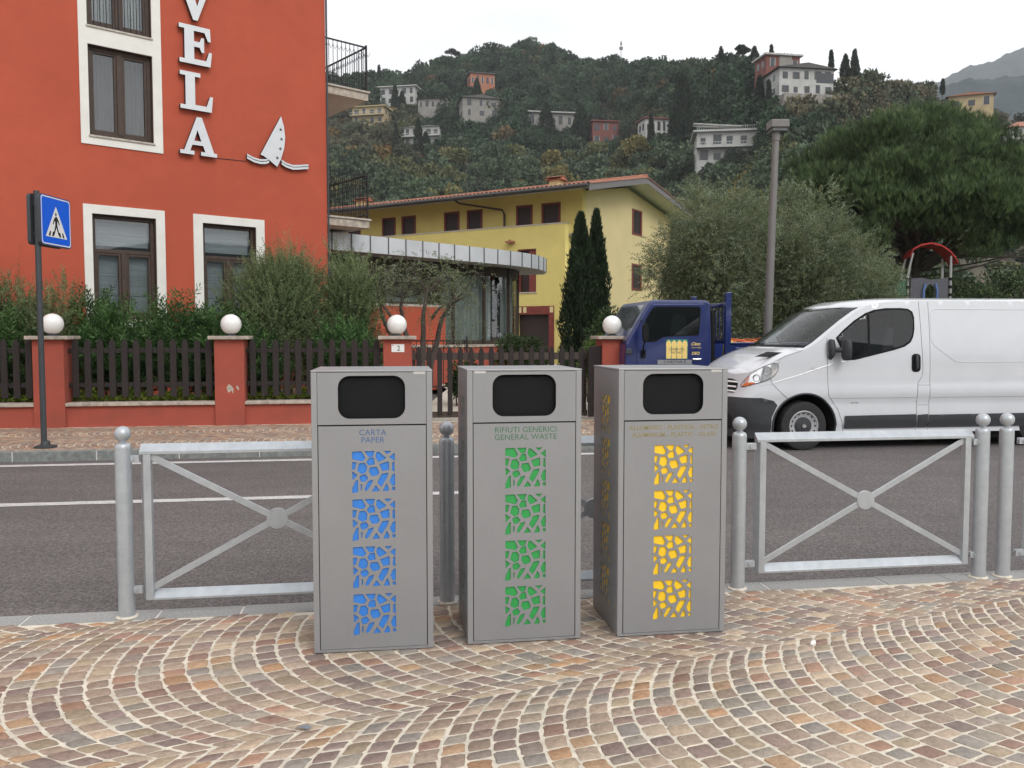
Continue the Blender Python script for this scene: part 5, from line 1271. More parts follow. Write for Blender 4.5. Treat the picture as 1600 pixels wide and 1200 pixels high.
# ================================================================= PLAYGROUND TOWER
PT = empty('playground_tower', (13.55, 28, 0), R(-14), 'playground tower with curved red roof rising behind the van', 'playground tower')
roofp = [(-.62, 4.02), (-.52, 4.24), (-.30, 4.37), (0, 4.42), (.30, 4.34), (.55, 4.16), (.72, 3.95), (.80, 3.78)]
m = MB(); vs = []; 
for x, z in roofp: vs += [(x, -.62, z - .05), (x, .62, z - .05), (x, .62, z), (x, -.62, z)]
fs = []
for i in range(len(roofp) - 1):
    for k in range(4): fs.append((4*i+k, 4*i+(k+1) % 4, 4*i+4+(k+1) % 4, 4*i+4+k))
fs += [(0, 1, 2, 3), (4*len(roofp)-4, 4*len(roofp)-1, 4*len(roofp)-2, 4*len(roofp)-3)]
m.add(vs, fs); m.build('roof', MT['playred'], PT)
for (x, y, lean) in ((-.66, -.55, .14), (-.66, .55, .14), (.60, -.55, 0), (.60, .55, 0)):
    m = MB(); m.tube([(x, y, 0), (x, y, 3.3), (x + lean * .4, y, 3.7), (x + lean, y, 4.1 if lean else 3.98)], .042, 10); m.build('post', MT['chrome'], PT, smooth=True)
    for zz in (2.7, 2.95, 3.2): m = MB(); m.lathe([(.06, 0), (.06, .09)], (x, y, zz), 12); m.build('clamp_collar', MT['black'], PT)
pan = [(-.58, 1.5), (.52, 1.5), (.52, 2.62), (.30, 2.58), (.0, 2.55), (-.25, 2.62), (-.58, 2.60)]
hole = [(-.16, 1.9), (.16, 1.9), (.13, 2.26), (.04, 2.40), (-.04, 2.40), (-.13, 2.26)]
curve_plate('panel', [pan, hole], .03, MT['playgrey'], PT, loc=(0, -.60, .68))
m = MB(); m.tube([(-.20, -.65, 2.6), (-.20, -.66, 2.88), (-.15, -.65, 3.10)], .035, 8); m.tube([(.20, -.65, 2.6), (.20, -.66, 2.88), (.15, -.65, 3.10)], .035, 8); m.build('grab_handles', MT['playblue'], PT, smooth=True)
m = MB(); m.box(-.95, -.72, -.62, -.2, 2.1, 3.2); m.build('side_panel', MT['playgreen'], PT, bevel=.02)
m = MB(); m.box(-.66, .6, -.55, .55, 2.1, 2.18); m.build('deck', MT['playgrey'], PT)

# ================================================================= HOUSES ON THE HILL
HB = []   # pixel boxes kept clear of trees: (x0,x1,y0,y1,Y)
HM = {
 'wh': pm('hill white plaster', (.50, .50, .48), .9, hue2=(.34, .34, .32), vscale=.6, det=8), 'cr': pm('hill cream plaster', (.48, .38, .21), .9, hue2=(.34, .27, .16), vscale=.6), 'gr': pm('hill grey plaster', (.30, .28, .255), .9, hue2=(.20, .19, .17), vscale=.6),
 'or': pm('hill orange plaster', (.40, .16, .09), .9, hue2=(.30, .12, .07), vscale=.6), 'rd': pm('hill red plaster', (.20, .066, .05), .9, hue2=(.15, .055, .045), vscale=.6),
 'dk': pm('hill dark roof', (.09, .085, .08), .8, var=.2, vscale=1), 'win': pm('hill window', (.045, .05, .055), .2), 'shut': pm('hill shutters', (.16, .12, .10), .8), 'wall': pm('hill retaining wall', (.34, .31, .28), .95, hue2=(.18, .17, .15), vscale=1.2, det=8)}
def hill_house(name, px0, px1, pyt, pyb, floors, m, roof, label, rz=0, dp=.7, roofm='dk', balc=(), wins=4, extra=None, win_m='win', cat='house'):
    pc = (px0 + px1) / 2; P = hill_pt(pc, pyb); Y = P.y * .955; P = Vector(((pc - 800) / 1330 * Y, Y, P.z)); w = (px1 - px0) / 1330 * Y; h = (pyb - pyt) / 1330 * Y; z0 = EYE + Y * (525 - pyb) / 1330
    HB.append((px0 - 3, px1 + 3, pyt - 4, pyb - 2, Y))
    t = empty(name, (P.x, Y, z0), rz, label, cat); d = w * dp; hw = w / 2
    rh = {'flat': .35, 'gable': h * .16, 'hip': h * .18}[roof]; bh = h - rh
    b = MB(); b.box(-hw, hw, 0, d, -7, bh); b.build('wall', HM[m], t)
    r = MB(); o = w * .045 + .2
    if roof == 'flat': r.box(-hw - o, hw + o, -o, d + o, bh + .001, bh + rh)
    elif roof == 'gable': r.add([(-hw - o, -o, bh), (hw + o, -o, bh), (hw + o, d + o, bh), (-hw - o, d + o, bh), (0, -o, bh + rh), (0, d + o, bh + rh)], [(0, 1, 4), (1, 2, 5, 4), (2, 3, 5), (3, 0, 4, 5), (0, 3, 2, 1)])
    else: r.add([(-hw - o, -o, bh), (hw + o, -o, bh), (hw + o, d + o, bh), (-hw - o, d + o, bh), (-hw * .5, d / 2, bh + rh), (hw * .5, d / 2, bh + rh)], [(0, 1, 5, 4), (1, 2, 5), (2, 3, 4, 5), (3, 0, 4), (0, 3, 2, 1)])
    r.build('roof', HM[roofm] if roofm in HM else MT[roofm], t)
    fh = bh / floors
    for f in range(floors):
        for k in range(wins):
            cx = -hw + w * (k + .5) / wins + rnd.uniform(-.05, .05) * w / wins; ww = min(.55 * w / wins, 1.5) * rnd.choice((.7, .85, 1)); hh = fh * rnd.choice((.42, .5, .62))
            q = MB(); zb = f * fh + fh * .22; q.box(cx - ww / 2, cx + ww / 2, -.04, .02, zb, zb + hh); wo = q.build('window', HM[win_m], t)
            if (k + f) % 2 == 0: q = MB(); q.box(cx - ww / 2 - .12, cx - ww / 2, -.06, -.01, zb, zb + hh); q.box(cx + ww / 2, cx + ww / 2 + .12, -.06, -.01, zb, zb + hh); q.build('frame', HM['wh'] if m != 'wh' else HM['shut'], wo)
        for k in range(2):
            q = MB(); y = d * (.3 + .4 * k); zb = f * fh + fh * .25; q.box(hw - .02, hw + .04, y - .5, y + .5, zb, zb + fh * .45); q.box(-hw - .04, -hw + .02, y - .5, y + .5, zb, zb + fh * .45); q.build('window', HM[win_m], t)
    for f in balc:
        q = MB(); q.box(-hw - .3, hw + .3, -1.4, 0, f * fh - .2, f * fh); bb = q.build('balcony', HM[m], t)
        q = MB(); q.box(-hw - .3, hw + .3, -1.4, -1.34, f * fh + .8, f * fh + .9)
        n = int(w / .5)
        for k in range(n + 1): q.box(-hw - .3 + (w + .6) * k / n - .03, -hw - .3 + (w + .6) * k / n + .03, -1.39, -1.34, f * fh, f * fh + .8)
        q.build('balcony_rail', HM['wh'], bb)
    return t, w, h, d
hill_house('house', 553, 604, 172, 199, 2, 'cr', 'flat', 'cream villa with jutting upper floor just right of the balcony', R(-12), balc=(1,), wins=4, roofm='cr')
hill_house('house', 596, 652, 142, 170, 2, 'wh', 'flat', 'long white house with flat roof high above the cream villa', R(-10), wins=5, roofm='wh')
hill_house('house', 632, 690, 197, 233, 2, 'wh', 'hip', 'white two-storey house with balcony behind two dark cypresses', R(-14), balc=(1,), wins=5, roofm='wh')
hill_house('house', 655, 702, 158, 176, 1, 'gr', 'hip', 'grey low house half hidden by a dark cedar', R(-8), wins=5)
hill_house('house', 724, 782, 155, 190, 2, 'gr', 'gable', 'beige gabled house on stilts above the middle of the wood', R(12), wins=3, roofm='dk')
hill_house('house', 736, 774, 122, 142, 1, 'or', 'flat', 'small orange house highest on the wooded hill', R(14), wins=5, roofm='dk')
hill_house('house', 824, 896, 181, 204, 1, 'gr', 'flat', 'low grey modern house with overhanging flat roof in the trees', R(8), wins=5, roofm='wh')
hill_house('house', 924, 966, 194, 230, 2, 'rd', 'flat', 'red house among tall trees right of the hill centre', R(6), wins=3, roofm='rd')
hill_house('house', 1004, 1048, 190, 214, 1, 'wh', 'flat', 'pale house with a glazed terrace next to the red house', R(14), wins=5, roofm='rd')
t, w, h, d = hill_house('villa', 1086, 1186, 208, 258, 2, 'wh', 'flat', 'large white villa with flat roof terrace above the olive trees', R(-8), balc=(1,), wins=5, roofm='wh', cat='villa')
q = MB(); q.box(-w / 2, w / 2, -.1, -.04, h + .75, h + .82)
for k in range(30): q.box(-w / 2 + w * k / 29 - .03, -w / 2 + w * k / 29 + .03, -.1, -.05, h, h + .8)
q.build('roof_railing', HM['wh'], t)
q = MB(); q.add([(-w * .55, .5, h + 1.7), (w * .18, .5, h + .9), (w * .18, 3, h + .9), (-w * .55, 3, h + 1.7), (-w * .55, .5, h + 1.5), (w * .18, .5, h + .75), (w * .18, 3, h + .75), (-w * .55, 3, h + 1.5)], [(0, 1, 2, 3), (4, 7, 6, 5), (0, 4, 5, 1), (1, 5, 6, 2), (2, 6, 7, 3), (3, 7, 4, 0)]); q.build('awning', HM['wh'], t)
q = MB(); q.box(w * .40, w * .44, 1, 1.6, h, h + 1.7); q.build('chimney', HM['wh'], t)
t, w, h, d = hill_house('villa', 1208, 1296, 108, 157, 2, 'wh', 'gable', 'white villa with shallow gable roof on the right hilltop', R(8), wins=5, cat='villa')
q = MB(); q.box(-w / 2, w / 2, -2.2, 0, -3.2, -.2); q.build('stone_terrace', HM['wall'], t)
q = MB(); q.box(w * .18, w * .50, -.06, -.03, h * .42, h * .72); q.build('glazed_loggia', HM['win'], t)
t, w, h, d = hill_house('house', 1188, 1243, 94, 118, 1, 'rd', 'flat', 'dark red house behind and above the white hilltop villa', R(10), wins=3, roofm='wh')
q = MB(); q.box(-w * .12, w * .26, -.10, -.05, 0, h - .4); q.build('grey_front', HM['gr'], t)
t, w, h, d = hill_house('apartment_house', 1572, 1640, 190, 262, 3, 'wh', 'hip', 'white apartment house with red roof at the right edge', R(-6), balc=(1, 2), wins=4, roofm='tile', cat='house')
hill_house('house', 1474, 1536, 152, 176, 1, 'cr', 'gable', 'house with broad brown roof peeping above the pine', R(-20), wins=3, roofm='tile')
# retaining walls
for px0, px1, py, lb in ((515, 566, 214, 'pale retaining wall below the cream villa'), (1100, 1180, 262, 'pale terrace wall under the large white villa'), (1190, 1262, 172, 'stone retaining wall under the hilltop villa')):
    P = hill_pt((px0 + px1) / 2, py); w = (px1 - px0) / 1330 * P.y; t = MB(); t.box(-w / 2, w / 2, 0, .8, -3, 1.6); t.box(-w / 2 - .1, w / 2 + .1, -.05, .85, 1.601, 1.75)
    o = t.build('retaining_wall', HM['wall'], loc=P); tag(o, lb, 'wall')
# antenna mast
P = hill_pt(967, 99); t = empty('antenna_mast', (P.x, P.y, P.z), 0, 'thin antenna mast on the skyline of the hill', 'mast')
m = MB(); m.tube([(0, 0, -3), (0, 0, 14.5)], .12, 8); m.build('mast', MT['poleg'], t); m = MB(); m.box(-.7, .7, -.1, .1, 11, 12.2); m.box(-.3, .3, -.4, .4, 12.8, 13.8); m.build('antennas', MT['poleg'], t)
for px, py, lb in ((866, 168, 'wooden pole standing in the middle of the wood'), (1077, 255, 'lamp pole left of the large white villa')):
    P = hill_pt(px, py); m = MB(); m.tube([(0, 0, -2), (0, 0, 6.5)], .1, 6); m.box(-.4, .4, -.06, .06, 6.0, 6.15); tag(m.build('utility_pole', MT['poleg'], loc=P), lb, 'pole')

# ================================================================= VEGETATION
def unit(a): return a / np.maximum(np.linalg.norm(a, axis=1, keepdims=True), 1e-9)
def rdir(n): return unit(rng.normal(size=(n, 3)))
def leafquads(C, D, L, Wd):
    n = len(C); L = np.broadcast_to(np.asarray(L, float), (n,))[:, None]; Wd = np.broadcast_to(np.asarray(Wd, float), (n,))[:, None]
    S = unit(np.cross(D, rdir(n))); U = np.cross(S, D)
    V = np.empty((n, 4, 3)); V[:, 0] = C; V[:, 1] = C + D * L * .45 + S * Wd / 2; V[:, 2] = C + D * L + U * L * .12; V[:, 3] = C + D * L * .45 - S * Wd / 2
    return V.reshape(-1, 3), np.arange(4 * n).reshape(n, 4)
class Fol:
    def __init__(s): s.V = []; s.C = []; s.n = 0
    def add(s, V, col): s.V.append(V); s.C.append(col)
    def build(s, name, parent=None, m='leaf'):
        V = np.concatenate(s.V); C = np.concatenate(s.C); F = np.arange(len(V)).reshape(-1, 4)
        return np_obj(name, V, F, MT[m], parent, C)
def cpts(clumps, n, inner=.35, flat=None):
    K = np.array(clumps, float); vol = (K[:, 3] * K[:, 4] * K[:, 5]) ** .67; idx = rng.choice(len(K), n, p=vol / vol.sum())
    d = rdir(n); r = 1 - inner * rng.random(n) ** 1.3
    P = K[idx, :3] + d * K[idx, 3:6] * r[:, None]
    return P, unit(d / K[idx, 3:6]), idx
def pal_col(pal, idx, n, cv=.22, lv=.25):
    pal = np.array(pal, float); k = idx.max() + 1
    base = pal[rng.integers(0, len(pal), n)]; cf = 1 + rng.uniform(-cv, cv, k)[idx]; lf = 1 + rng.uniform(-lv, lv, n)
    return base * (cf * lf)[:, None]
def leaves(f, clumps, n, L, Wd, pal, up=.2, out=.6, rd=.7, inner=.4, cv=.22):
    P, N, idx = cpts(clumps, n, inner)
    D = unit(N * out + rdir(n) * rd + np.array([0, 0, up]))
    V, _ = leafquads(P, D, L * rng.uniform(.7, 1.3, n), Wd); f.add(V, pal_col(pal, idx, n, cv))
def shoots(f, clumps, nsh, S, m, L, Wd, pal, up=.7, out=.7, rd=.35, ang=50, inner=.45, droop=0, cv=.2):
    P, N, idx = cpts(clumps, nsh, inner)
    D = unit(N * out + rdir(nsh) * rd + np.array([0, 0, up])); S_ = S * rng.uniform(.6, 1.3, nsh)
    a1 = unit(np.cross(D, rdir(nsh))); a2 = np.cross(D, a1)
    ca, sa = math.cos(R(ang)), math.sin(R(ang)); cf = 1 + rng.uniform(-.18, .18, nsh)
    col = pal_col(pal, idx, nsh, cv, .08)
    for j in range(m):
        t = (j + .5) / m; ph = j * 2.4 + rng.uniform(-.4, .4, nsh)
        q = P + D * (S_ * t)[:, None]; q[:, 2] -= droop * S_ * t * t
        ld = unit(D * ca + (a1 * np.cos(ph)[:, None] + a2 * np.sin(ph)[:, None]) * sa)
        V, _ = leafquads(q, ld, L * (1.1 - .4 * t) * rng.uniform(.75, 1.2, nsh), Wd); f.add(V, col * (cf * rng.uniform(.85, 1.15, nsh))[:, None])
def limb(mb, p0, p1, r0, r1, wob=.08, n=6, sides=7):
    p0, p1 = Vector(p0), Vector(p1); L_ = (p1 - p0).length; pts = []; rs = []
    o = Vector((rnd.uniform(-1, 1), rnd.uniform(-1, 1), rnd.uniform(-.3, .6)))
    for k in range(n + 1):
        t = k / n; b = math.sin(math.pi * t) * wob * L_
        pts.append(p0.lerp(p1, t) + o * b + Vector((rnd.uniform(-1, 1), rnd.uniform(-1, 1), 0)) * r0 * .25 * (0 < k < n)); rs.append(r0 + (r1 - r0) * t)
    mb.tube(pts, rs, sides); return pts

OLE = [(0.077, 0.162, 0.048), (0.06, 0.137, 0.038), (0.102, 0.197, 0.06), (0.048, 0.102, 0.034)]
GRY = [(0.183, 0.24, 0.104), (0.148, 0.201, 0.091), (0.226, 0.278, 0.139), (0.122, 0.163, 0.069)]
OLV = [(0.215, 0.25, 0.146), (0.169, 0.21, 0.112), (0.261, 0.311, 0.206), (0.121, 0.156, 0.078), (0.186, 0.201, 0.093)]
def shrub(name, x, y, z0, h, w, kind, label, cat='shrub', group=None, dens=1.0, dpt=None):
    t = empty(name, (x, y, z0), 0, label, cat, group); dpt = dpt or w * .75
    K = []; n = 9
    for k in range(n):
        a = rnd.uniform(0, 6.28); rr = rnd.uniform(.1, .62); zz = rnd.uniform(.28, .72) * h
        K.append((math.cos(a) * rr * w / 2, math.sin(a) * rr * dpt / 2, zz, w * rnd.uniform(.2, .3), dpt * rnd.uniform(.2, .3), h * rnd.uniform(.17, .26)))
    K.append((0, 0, h * .4, w * .36, dpt * .36, h * .32))
    if kind != 'laurel':
        for k in range(4): K.append((w * (-.36 + .24 * k), rnd.uniform(-.1, .15), h * .24, w * .22, dpt * .3, h * .22))
    f = Fol()
    if kind == 'ole':
        shoots(f, K, int(390 * dens), .42, 22, .135, .026, OLE, up=.9, ang=48)
        shoots(f, K, int(60 * dens), .5, 14, .13, .024, OLE, up=1.4, ang=40, inner=.1)
    elif kind == 'grey':
        shoots(f, K, int(1350 * dens), .38, 22, .055, .015, GRY, up=.9, ang=42, rd=.4)
        shoots(f, K, int(70 * dens), .62, 22, .045, .010, GRY, up=1.8, ang=35, inner=.08, rd=.25)
        leaves(f, K, int(15000 * dens), .07, .018, GRY, inner=.8)
    elif kind == 'laurel':
        leaves(f, K, int(5200 * dens), .10, .045, [(.04, .075, .022), (.055, .10, .03), (.03, .055, .018)], up=.3, inner=.6)
    f.build('foliage', t)
    mb = MB()
    for k in range(7):
        a = rnd.uniform(0, 6.28); limb(mb, (math.cos(a) * .08, math.sin(a) * .08, -.3), (math.cos(a) * w * .25, math.sin(a) * dpt * .25, h * .6), .022, .008, .1)
    mb.build('stems', MT['bark'], t, smooth=True); return t
g_ = 'shrubs between the picket fence and the hotel'
shrub('shrub', -8.75, 14.15, .3, 2.25, 1.5, 'grey', 'grey-green shrub at the left edge of the photo', group=g_, dens=.7)
shrub('shrub', -7.75, 14.15, .3, 2.30, 1.35, 'grey', 'grey-green shrub just behind the crossing sign pole', group=g_, dens=.75)
shrub('oleander', -8.2, 13.95, .3, 1.5, 1.2, 'ole', 'leafy oleander low behind the fence left of the sign pole', group=g_, dens=.7)
shrub('oleander', -6.75, 14.30, .3, 1.95, 1.3, 'ole', 'tall oleander just right of the crossing sign', group=g_, dens=1.2)
shrub('oleander', -5.95, 14.45, .3, 1.85, 1.25, 'ole', 'leafy oleander below the nearer ground-floor window', group=g_, dens=1.2)
shrub('oleander', -5.15, 14.60, .3, 1.75, 1.2, 'ole', 'oleander left of the tall grey shrub, behind the scuffed pillar', group=g_, dens=1.1)
shrub('shrub', -4.15, 15.2, .3, 3.15, 2.15, 'grey', 'tall bushy grey-green shrub beside the second ground-floor window', group=g_, dens=1.9)
shrub('shrub', -2.98, 15.5, .3, 2.75, 1.35, 'grey', 'grey-green shrub at the hotel corner below the zinc canopy', group=g_, dens=1.1)
shrub('oleander', -4.45, 14.45, .3, 1.35, 1.0, 'ole', 'low oleander in front of the tall grey shrub', group=g_, dens=.8)
shrub('oleander', -2.9, 14.75, .3, 1.25, .95, 'ole', 'low oleander left of the pruned olive trunks', group=g_, dens=.8)
shrub('shrub', -1.0, 17.0, .1, .95, .8, 'laurel', 'small leafy bush behind the gate pickets', dens=.4)
# ground cover along the coping
f = Fol()
for (u0, u1) in ((-10.5, -8.1), (-7.6, -5.4), (-4.9, -2.7), (-2.2, 0)):
    n = int((u1 - u0) * 1500); u = rng.uniform(u0, u1, n); v = WV + .31 + rng.random(n) * .22; hz_ = .10 + .06 * np.sin(u * 9) + .04 * np.sin(u * 23 + 1)
    P = np.stack([u * cA - v * sA, u * sA + v * cA, .385 + rng.random(n) * np.maximum(.03, hz_)], 1)
    V, _ = leafquads(P, unit(rdir(n) * .7 + np.array([0, -.2, .7])), .05 * rng.uniform(.7, 1.3, n), .035)
    f.add(V, np.array([(.20, .29, .04), (.30, .34, .05), (.12, .19, .04)])[rng.integers(0, 3, n)] * rng.uniform(.8, 1.2, n)[:, None])
o = f.build('ground_cover'); tag(o, 'yellow-green ground cover along the wall coping', 'ground cover', kind='stuff')

# pruned olive tree behind the house number pillar
T = empty('olive_tree', (-1.75, 15.55, .2), 0, 'pruned olive tree with four bare trunks behind the pillar numbered 2', 'tree')
mb = MB(); cr = []
tips = [(-.62, 0, 2.15), (-.22, .1, 2.05), (.22, -.1, 2.15), (.62, .05, 1.95)]
base = [(-.10, .04), (-.05, 0), (.04, 0), (.09, .03)]
for (tx_, ty_, tz_), (bx_, by_) in zip(tips, base):
    limb(mb, (bx_, by_, -.4), (tx_ * .62, ty_, 1.15), .065, .05, .06, 6, 10); limb(mb, (tx_ * .62, ty_, 1.13), (tx_ * 1.15, ty_, tz_), .05, .022, .10, 6, 8)
    for k in range(6):
        e = (tx_ * 1.2 + rnd.uniform(-.42, .42), ty_ + rnd.uniform(-.3, .3), tz_ + rnd.uniform(.0, .42)); limb(mb, (tx_ * 1.1, ty_, tz_ - .12), e, .018, .006, .18, 5, 5); cr.append(e)
        for q in range(2):
            e2 = (e[0] + rnd.uniform(-.35, .35), e[1] + rnd.uniform(-.2, .2), e[2] + rnd.uniform(-.35, .15)); limb(mb, e, e2, .007, .003, .25, 5, 4); cr.append(e2)
limb(mb, (0, .0, -.4), (0, 0, .12), .15, .10, 0, 3, 10)
limb(mb, (.30, 0, 1.55), (.95, -.1, 1.95), .03, .01, .2, 6, 6); limb(mb, (-.4, 0, 1.5), (-.95, 0, 2.2), .03, .01, .2, 6, 6)
mb.build('trunk', MT['bark'], T, smooth=True, auto=60)
K = [(x, y, z, rnd.uniform(.12, .22), .16, rnd.uniform(.10, .18)) for x, y, z in cr]
f = Fol(); shoots(f, K, 560, .28, 12, .055, .014, OLV, up=-.1, out=.8, rd=.6, ang=45, droop=.5)
K2 = [(.85, -.1, 1.55, .35, .2, .5), (.35, -.1, 1.75, .3, .2, .25), (-.75, 0, 2.0, .25, .2, .2)]
shoots(f, K2, 150, .34, 13, .05, .013, OLV, up=-.5, out=.4, rd=.6, ang=45, droop=.7)
f.build('crown', T)

# clipped hedge bush, laurels, yellowish hedge
f = Fol(); K = [(0, 0, .55, .60, .45, .50), (-.25, 0, .5, .35, .4, .5), (.27, 0, .5, .35, .4, .5), (.1, 0, .95, .45, .35, .22), (-.2, 0, 1.0, .32, .3, .20)]
t = empty('clipped_bush', (.18, 18.0, .12), 0, 'dense clipped green bush before the hall corner', 'bush', )
leaves(f, [(a, b, c * 1.12, d, e, g2 * 1.1) for a, b, c, d, e, g2 in K], 9000, .07, .026, [(.05, .085, .03), (.035, .065, .022), (.08, .115, .045)], up=.4, inner=.5); f.build('foliage', t)
mb = MB(); [limb(mb, (rnd.uniform(-.1, .1), 0, -.1), (rnd.uniform(-.4, .4), 0, 1.0), .02, .008) for _ in range(6)]; mb.build('stems', MT['bark'], t)
shrub('shrub', 1.18, 19.0, .12, 1.05, .45, 'laurel', 'small thin shrub left of the two cypresses', dens=.12)
shrub('laurel', 2.35, 19.6, .15, 2.15, 1.7, 'laurel', 'dark laurel bush between the cypresses and the truck cab', dens=1.4)
shrub('laurel', 3.2, 20.4, .15, 2.2, 1.5, 'laurel', 'dark laurel bush behind the truck cab roof', dens=1.0)
t = shrub('low_hedge', 1.95, 16.4, .1, 1.42, 1.2, 'laurel', 'bright green low hedge behind the right pillar', dens=1.0)
for o in kids(t):
    if o.name.startswith('foliage'):
        at = o.data.attributes['Col']; c = np.empty(len(at.data) * 4, dtype=np.float32); at.data.foreach_get('color', c); c = c.reshape(-1, 4); c[:, :3] *= np.array([1.9, 1.7, 1.2]); at.data.foreach_set('color', c.ravel())

# cypresses
def cypress(x, y, z0, h, r, label, n, L=.13, par=None, group=None, far=False, pal=None):
    t = empty('cypress_tree', (x, y, z0), 0, label, 'tree', group)
    f = Fol(); pal = pal or [(.030, .052, .024), (.022, .040, .019), (.042, .068, .030)]
    z = rng.random(n) ** .9; prof = np.sin(np.pi * np.clip(z * .93 + .07, 0, 1) ** .62) ** .75
    a = rng.uniform(0, 2 * np.pi, n); lump = 1 + .18 * np.sin(a * 3 + z * 9 + x) + .16 * np.sin(a * 5 - z * 21 + x * 3) + .12 * np.sin(a * 9 + z * 37) + .22 * (rng.random(n) > .93)
    rad = r * prof * lump * (1 - .35 * rng.random(n) ** 1.5)
    P = np.stack([np.cos(a) * rad, np.sin(a) * rad, z * h * .97 + .05], 1)
    D = unit(np.stack([np.cos(a) * .35, np.sin(a) * .35, np.full(n, 1.)], 1) + rdir(n) * .28)
    V, _ = leafquads(P, D, L * rng.uniform(.7, 1.5, n), L * .30 if not far else L * .5)
    idx = ((a * 2.5).astype(int) + (z * 24).astype(int) * 16)
    f.add(V, pal_col(pal, idx, n, .22, .2)); f.build('crown', t, 'leaf' if not far else 'leaf_far')
    mb = MB(); mb.tube([(0, 0, -2), (0, 0, h * .85)], [r * .22, r * .05], 7); mb.build('trunk', MT['bark'], t); return t
cypress(1.92, 24.0, .15, 4.72, .46, 'nearer broad dark cypress against the yellow wall', 15000)
cypress(2.42, 24.6, .15, 4.90, .36, 'slimmer dark cypress just right of the broader one', 11000)

# big olive trees by the park
def olive(x, y, z0, h, w, label, n, gr):
    t = empty('olive_tree', (x, y, z0), 0, label, 'tree', gr)
    K = []; 
    for k in range(34):
        a = rnd.uniform(0, 6.28); e = rnd.uniform(-.25, 1.0); rr = math.sqrt(1 - min(1, abs(e)) ** 2 * .9) * rnd.uniform(.55, .85)
        K.append((math.cos(a) * rr * w / 2, math.sin(a) * rr * w / 2, h * .55 + e * h * .36, w * rnd.uniform(.10, .17), w * rnd.uniform(.10, .17), h * rnd.uniform(.08, .13)))
    f = Fol(); shoots(f, K, int(n / 14), .42, 14, .075, .020, OLV, up=.35, out=.8, rd=.5, ang=45, inner=.6, droop=.25, cv=.28)
    K2 = [(0, 0, h * .5, w * .40, w * .40, h * .36)]; leaves(f, K2, int(n * .35), .09, .028, OLV, inner=.5)
    f.build('crown', t); mb = MB(); limb(mb, (0, 0, -.3), (.1, 0, h * .35), .22, .15, .05, 5, 10)
    for k in range(9): c = K[k * 3]; limb(mb, (.1, 0, h * .3), c[:3], .09, .02, .1, 5, 6)
    mb.build('trunk', MT['bark'], t, smooth=True, auto=60)
go = 'olive trees behind the park fence'
olive(4.95, 21.0, 0, 5.15, 3.3, 'broad olive tree left of the street lamp', 52000, go)
olive(7.2, 21.6, 0, 5.25, 3.4, 'broad olive tree right of the street lamp', 52000, go)
olive(9.1, 22.6, 0, 3.9, 2.4, 'lower olive tree nearest the playground tower', 26000, go)
olive(5.9, 24.5, 0, 4.9, 3.4, 'olive tree behind, filling the gap at the lamp pole', 26000, go)

# big umbrella pine
T = empty('umbrella_pine', (14.1, 30, 0), 0, 'huge dark umbrella pine rising above the white van', 'tree')
mb = MB(); limb(mb, (0, 0, -.3), (-.1, 0, 4.6), .34, .24, .02, 6, 12); K = []
for k in range(84):
    a = rnd.uniform(0, 6.28); e = rnd.uniform(0, 1) ** .8; rr = math.sqrt(max(0, 1 - e * e)) * rnd.uniform(.72, 1.0)
    x = math.cos(a) * rr * 4.7; y = math.sin(a) * rr * 3.8; z = 6.1 + e * 3.0 - .5 * (rr > .8) - (1.3 if (k % 5 == 0) else 0)
    s_ = rnd.uniform(.5, .9); K.append((x, y, z, s_ * 1.15, s_ * 1.15, s_ * .66))
for k in range(52):
    a = rnd.uniform(math.pi, 2 * math.pi); rr = rnd.uniform(.35, .98); K.append((math.cos(a) * rr * 4.4, math.sin(a) * rr * 3.2, rnd.uniform(4.3, 6.6), .85, .85, .55))
PSX = [1180, 1230, 1245, 1290, 1330, 1380, 1415, 1450, 1500, 1555, 1578, 1600, 1640]; PSY = [330, 262, 238, 214, 194, 165, 150, 164, 178, 208, 250, 300, 360]
K2_ = []
for (x, y, z, a, b, c) in K:
    px = 800 + (14.1 + x) / (30 + y) * 1330; ytop = float(np.interp(px, PSX, PSY)) + 6; zt_ = EYE + (525 - ytop) / 1330 * (30 + y)
    if z + c > zt_: z = zt_ - c
    if z > 4.0 and not (y < -.2 and -2.4 < x < 1.2 and z < 4.95): K2_.append((x, y, z, a, b, c))
K = K2_
for c in K[::3]:
    limb(mb, (-.1, 0, rnd.uniform(3.4, 4.8)), (c[0] * .9, c[1] * .9, c[2] - .2), .10, .02, .10, 7, 6)
for k in range(6): limb(mb, (-.1, 0, 3.2 + k * .25), (rnd.choice((-1, 1)) * rnd.uniform(3, 5), -2.4, 4.0 + rnd.uniform(0, 1.6)), .04, .008, -.14, 9, 6)
mb.build('trunk', MT['bark'], T, smooth=True, auto=60)
f = Fol(); PIN = [(0.083, 0.128, 0.054), (0.062, 0.099, 0.041), (0.12, 0.176, 0.067), (0.097, 0.144, 0.062)]
NP = 20000; P, N, idx = cpts(K, NP, .6); cc = pal_col(PIN, idx, NP, .42, .12)
Dm = unit(N * .45 + np.array([0, 0, 1.1]) + rdir(NP) * .2)
for j in range(12):
    D = unit(Dm + rdir(NP) * .42); V, _ = leafquads(P, D, .27 * rng.uniform(.7, 1.2, NP), .016); f.add(V, cc * rng.uniform(.8, 1.2, NP)[:, None])
f.build('crown', T)

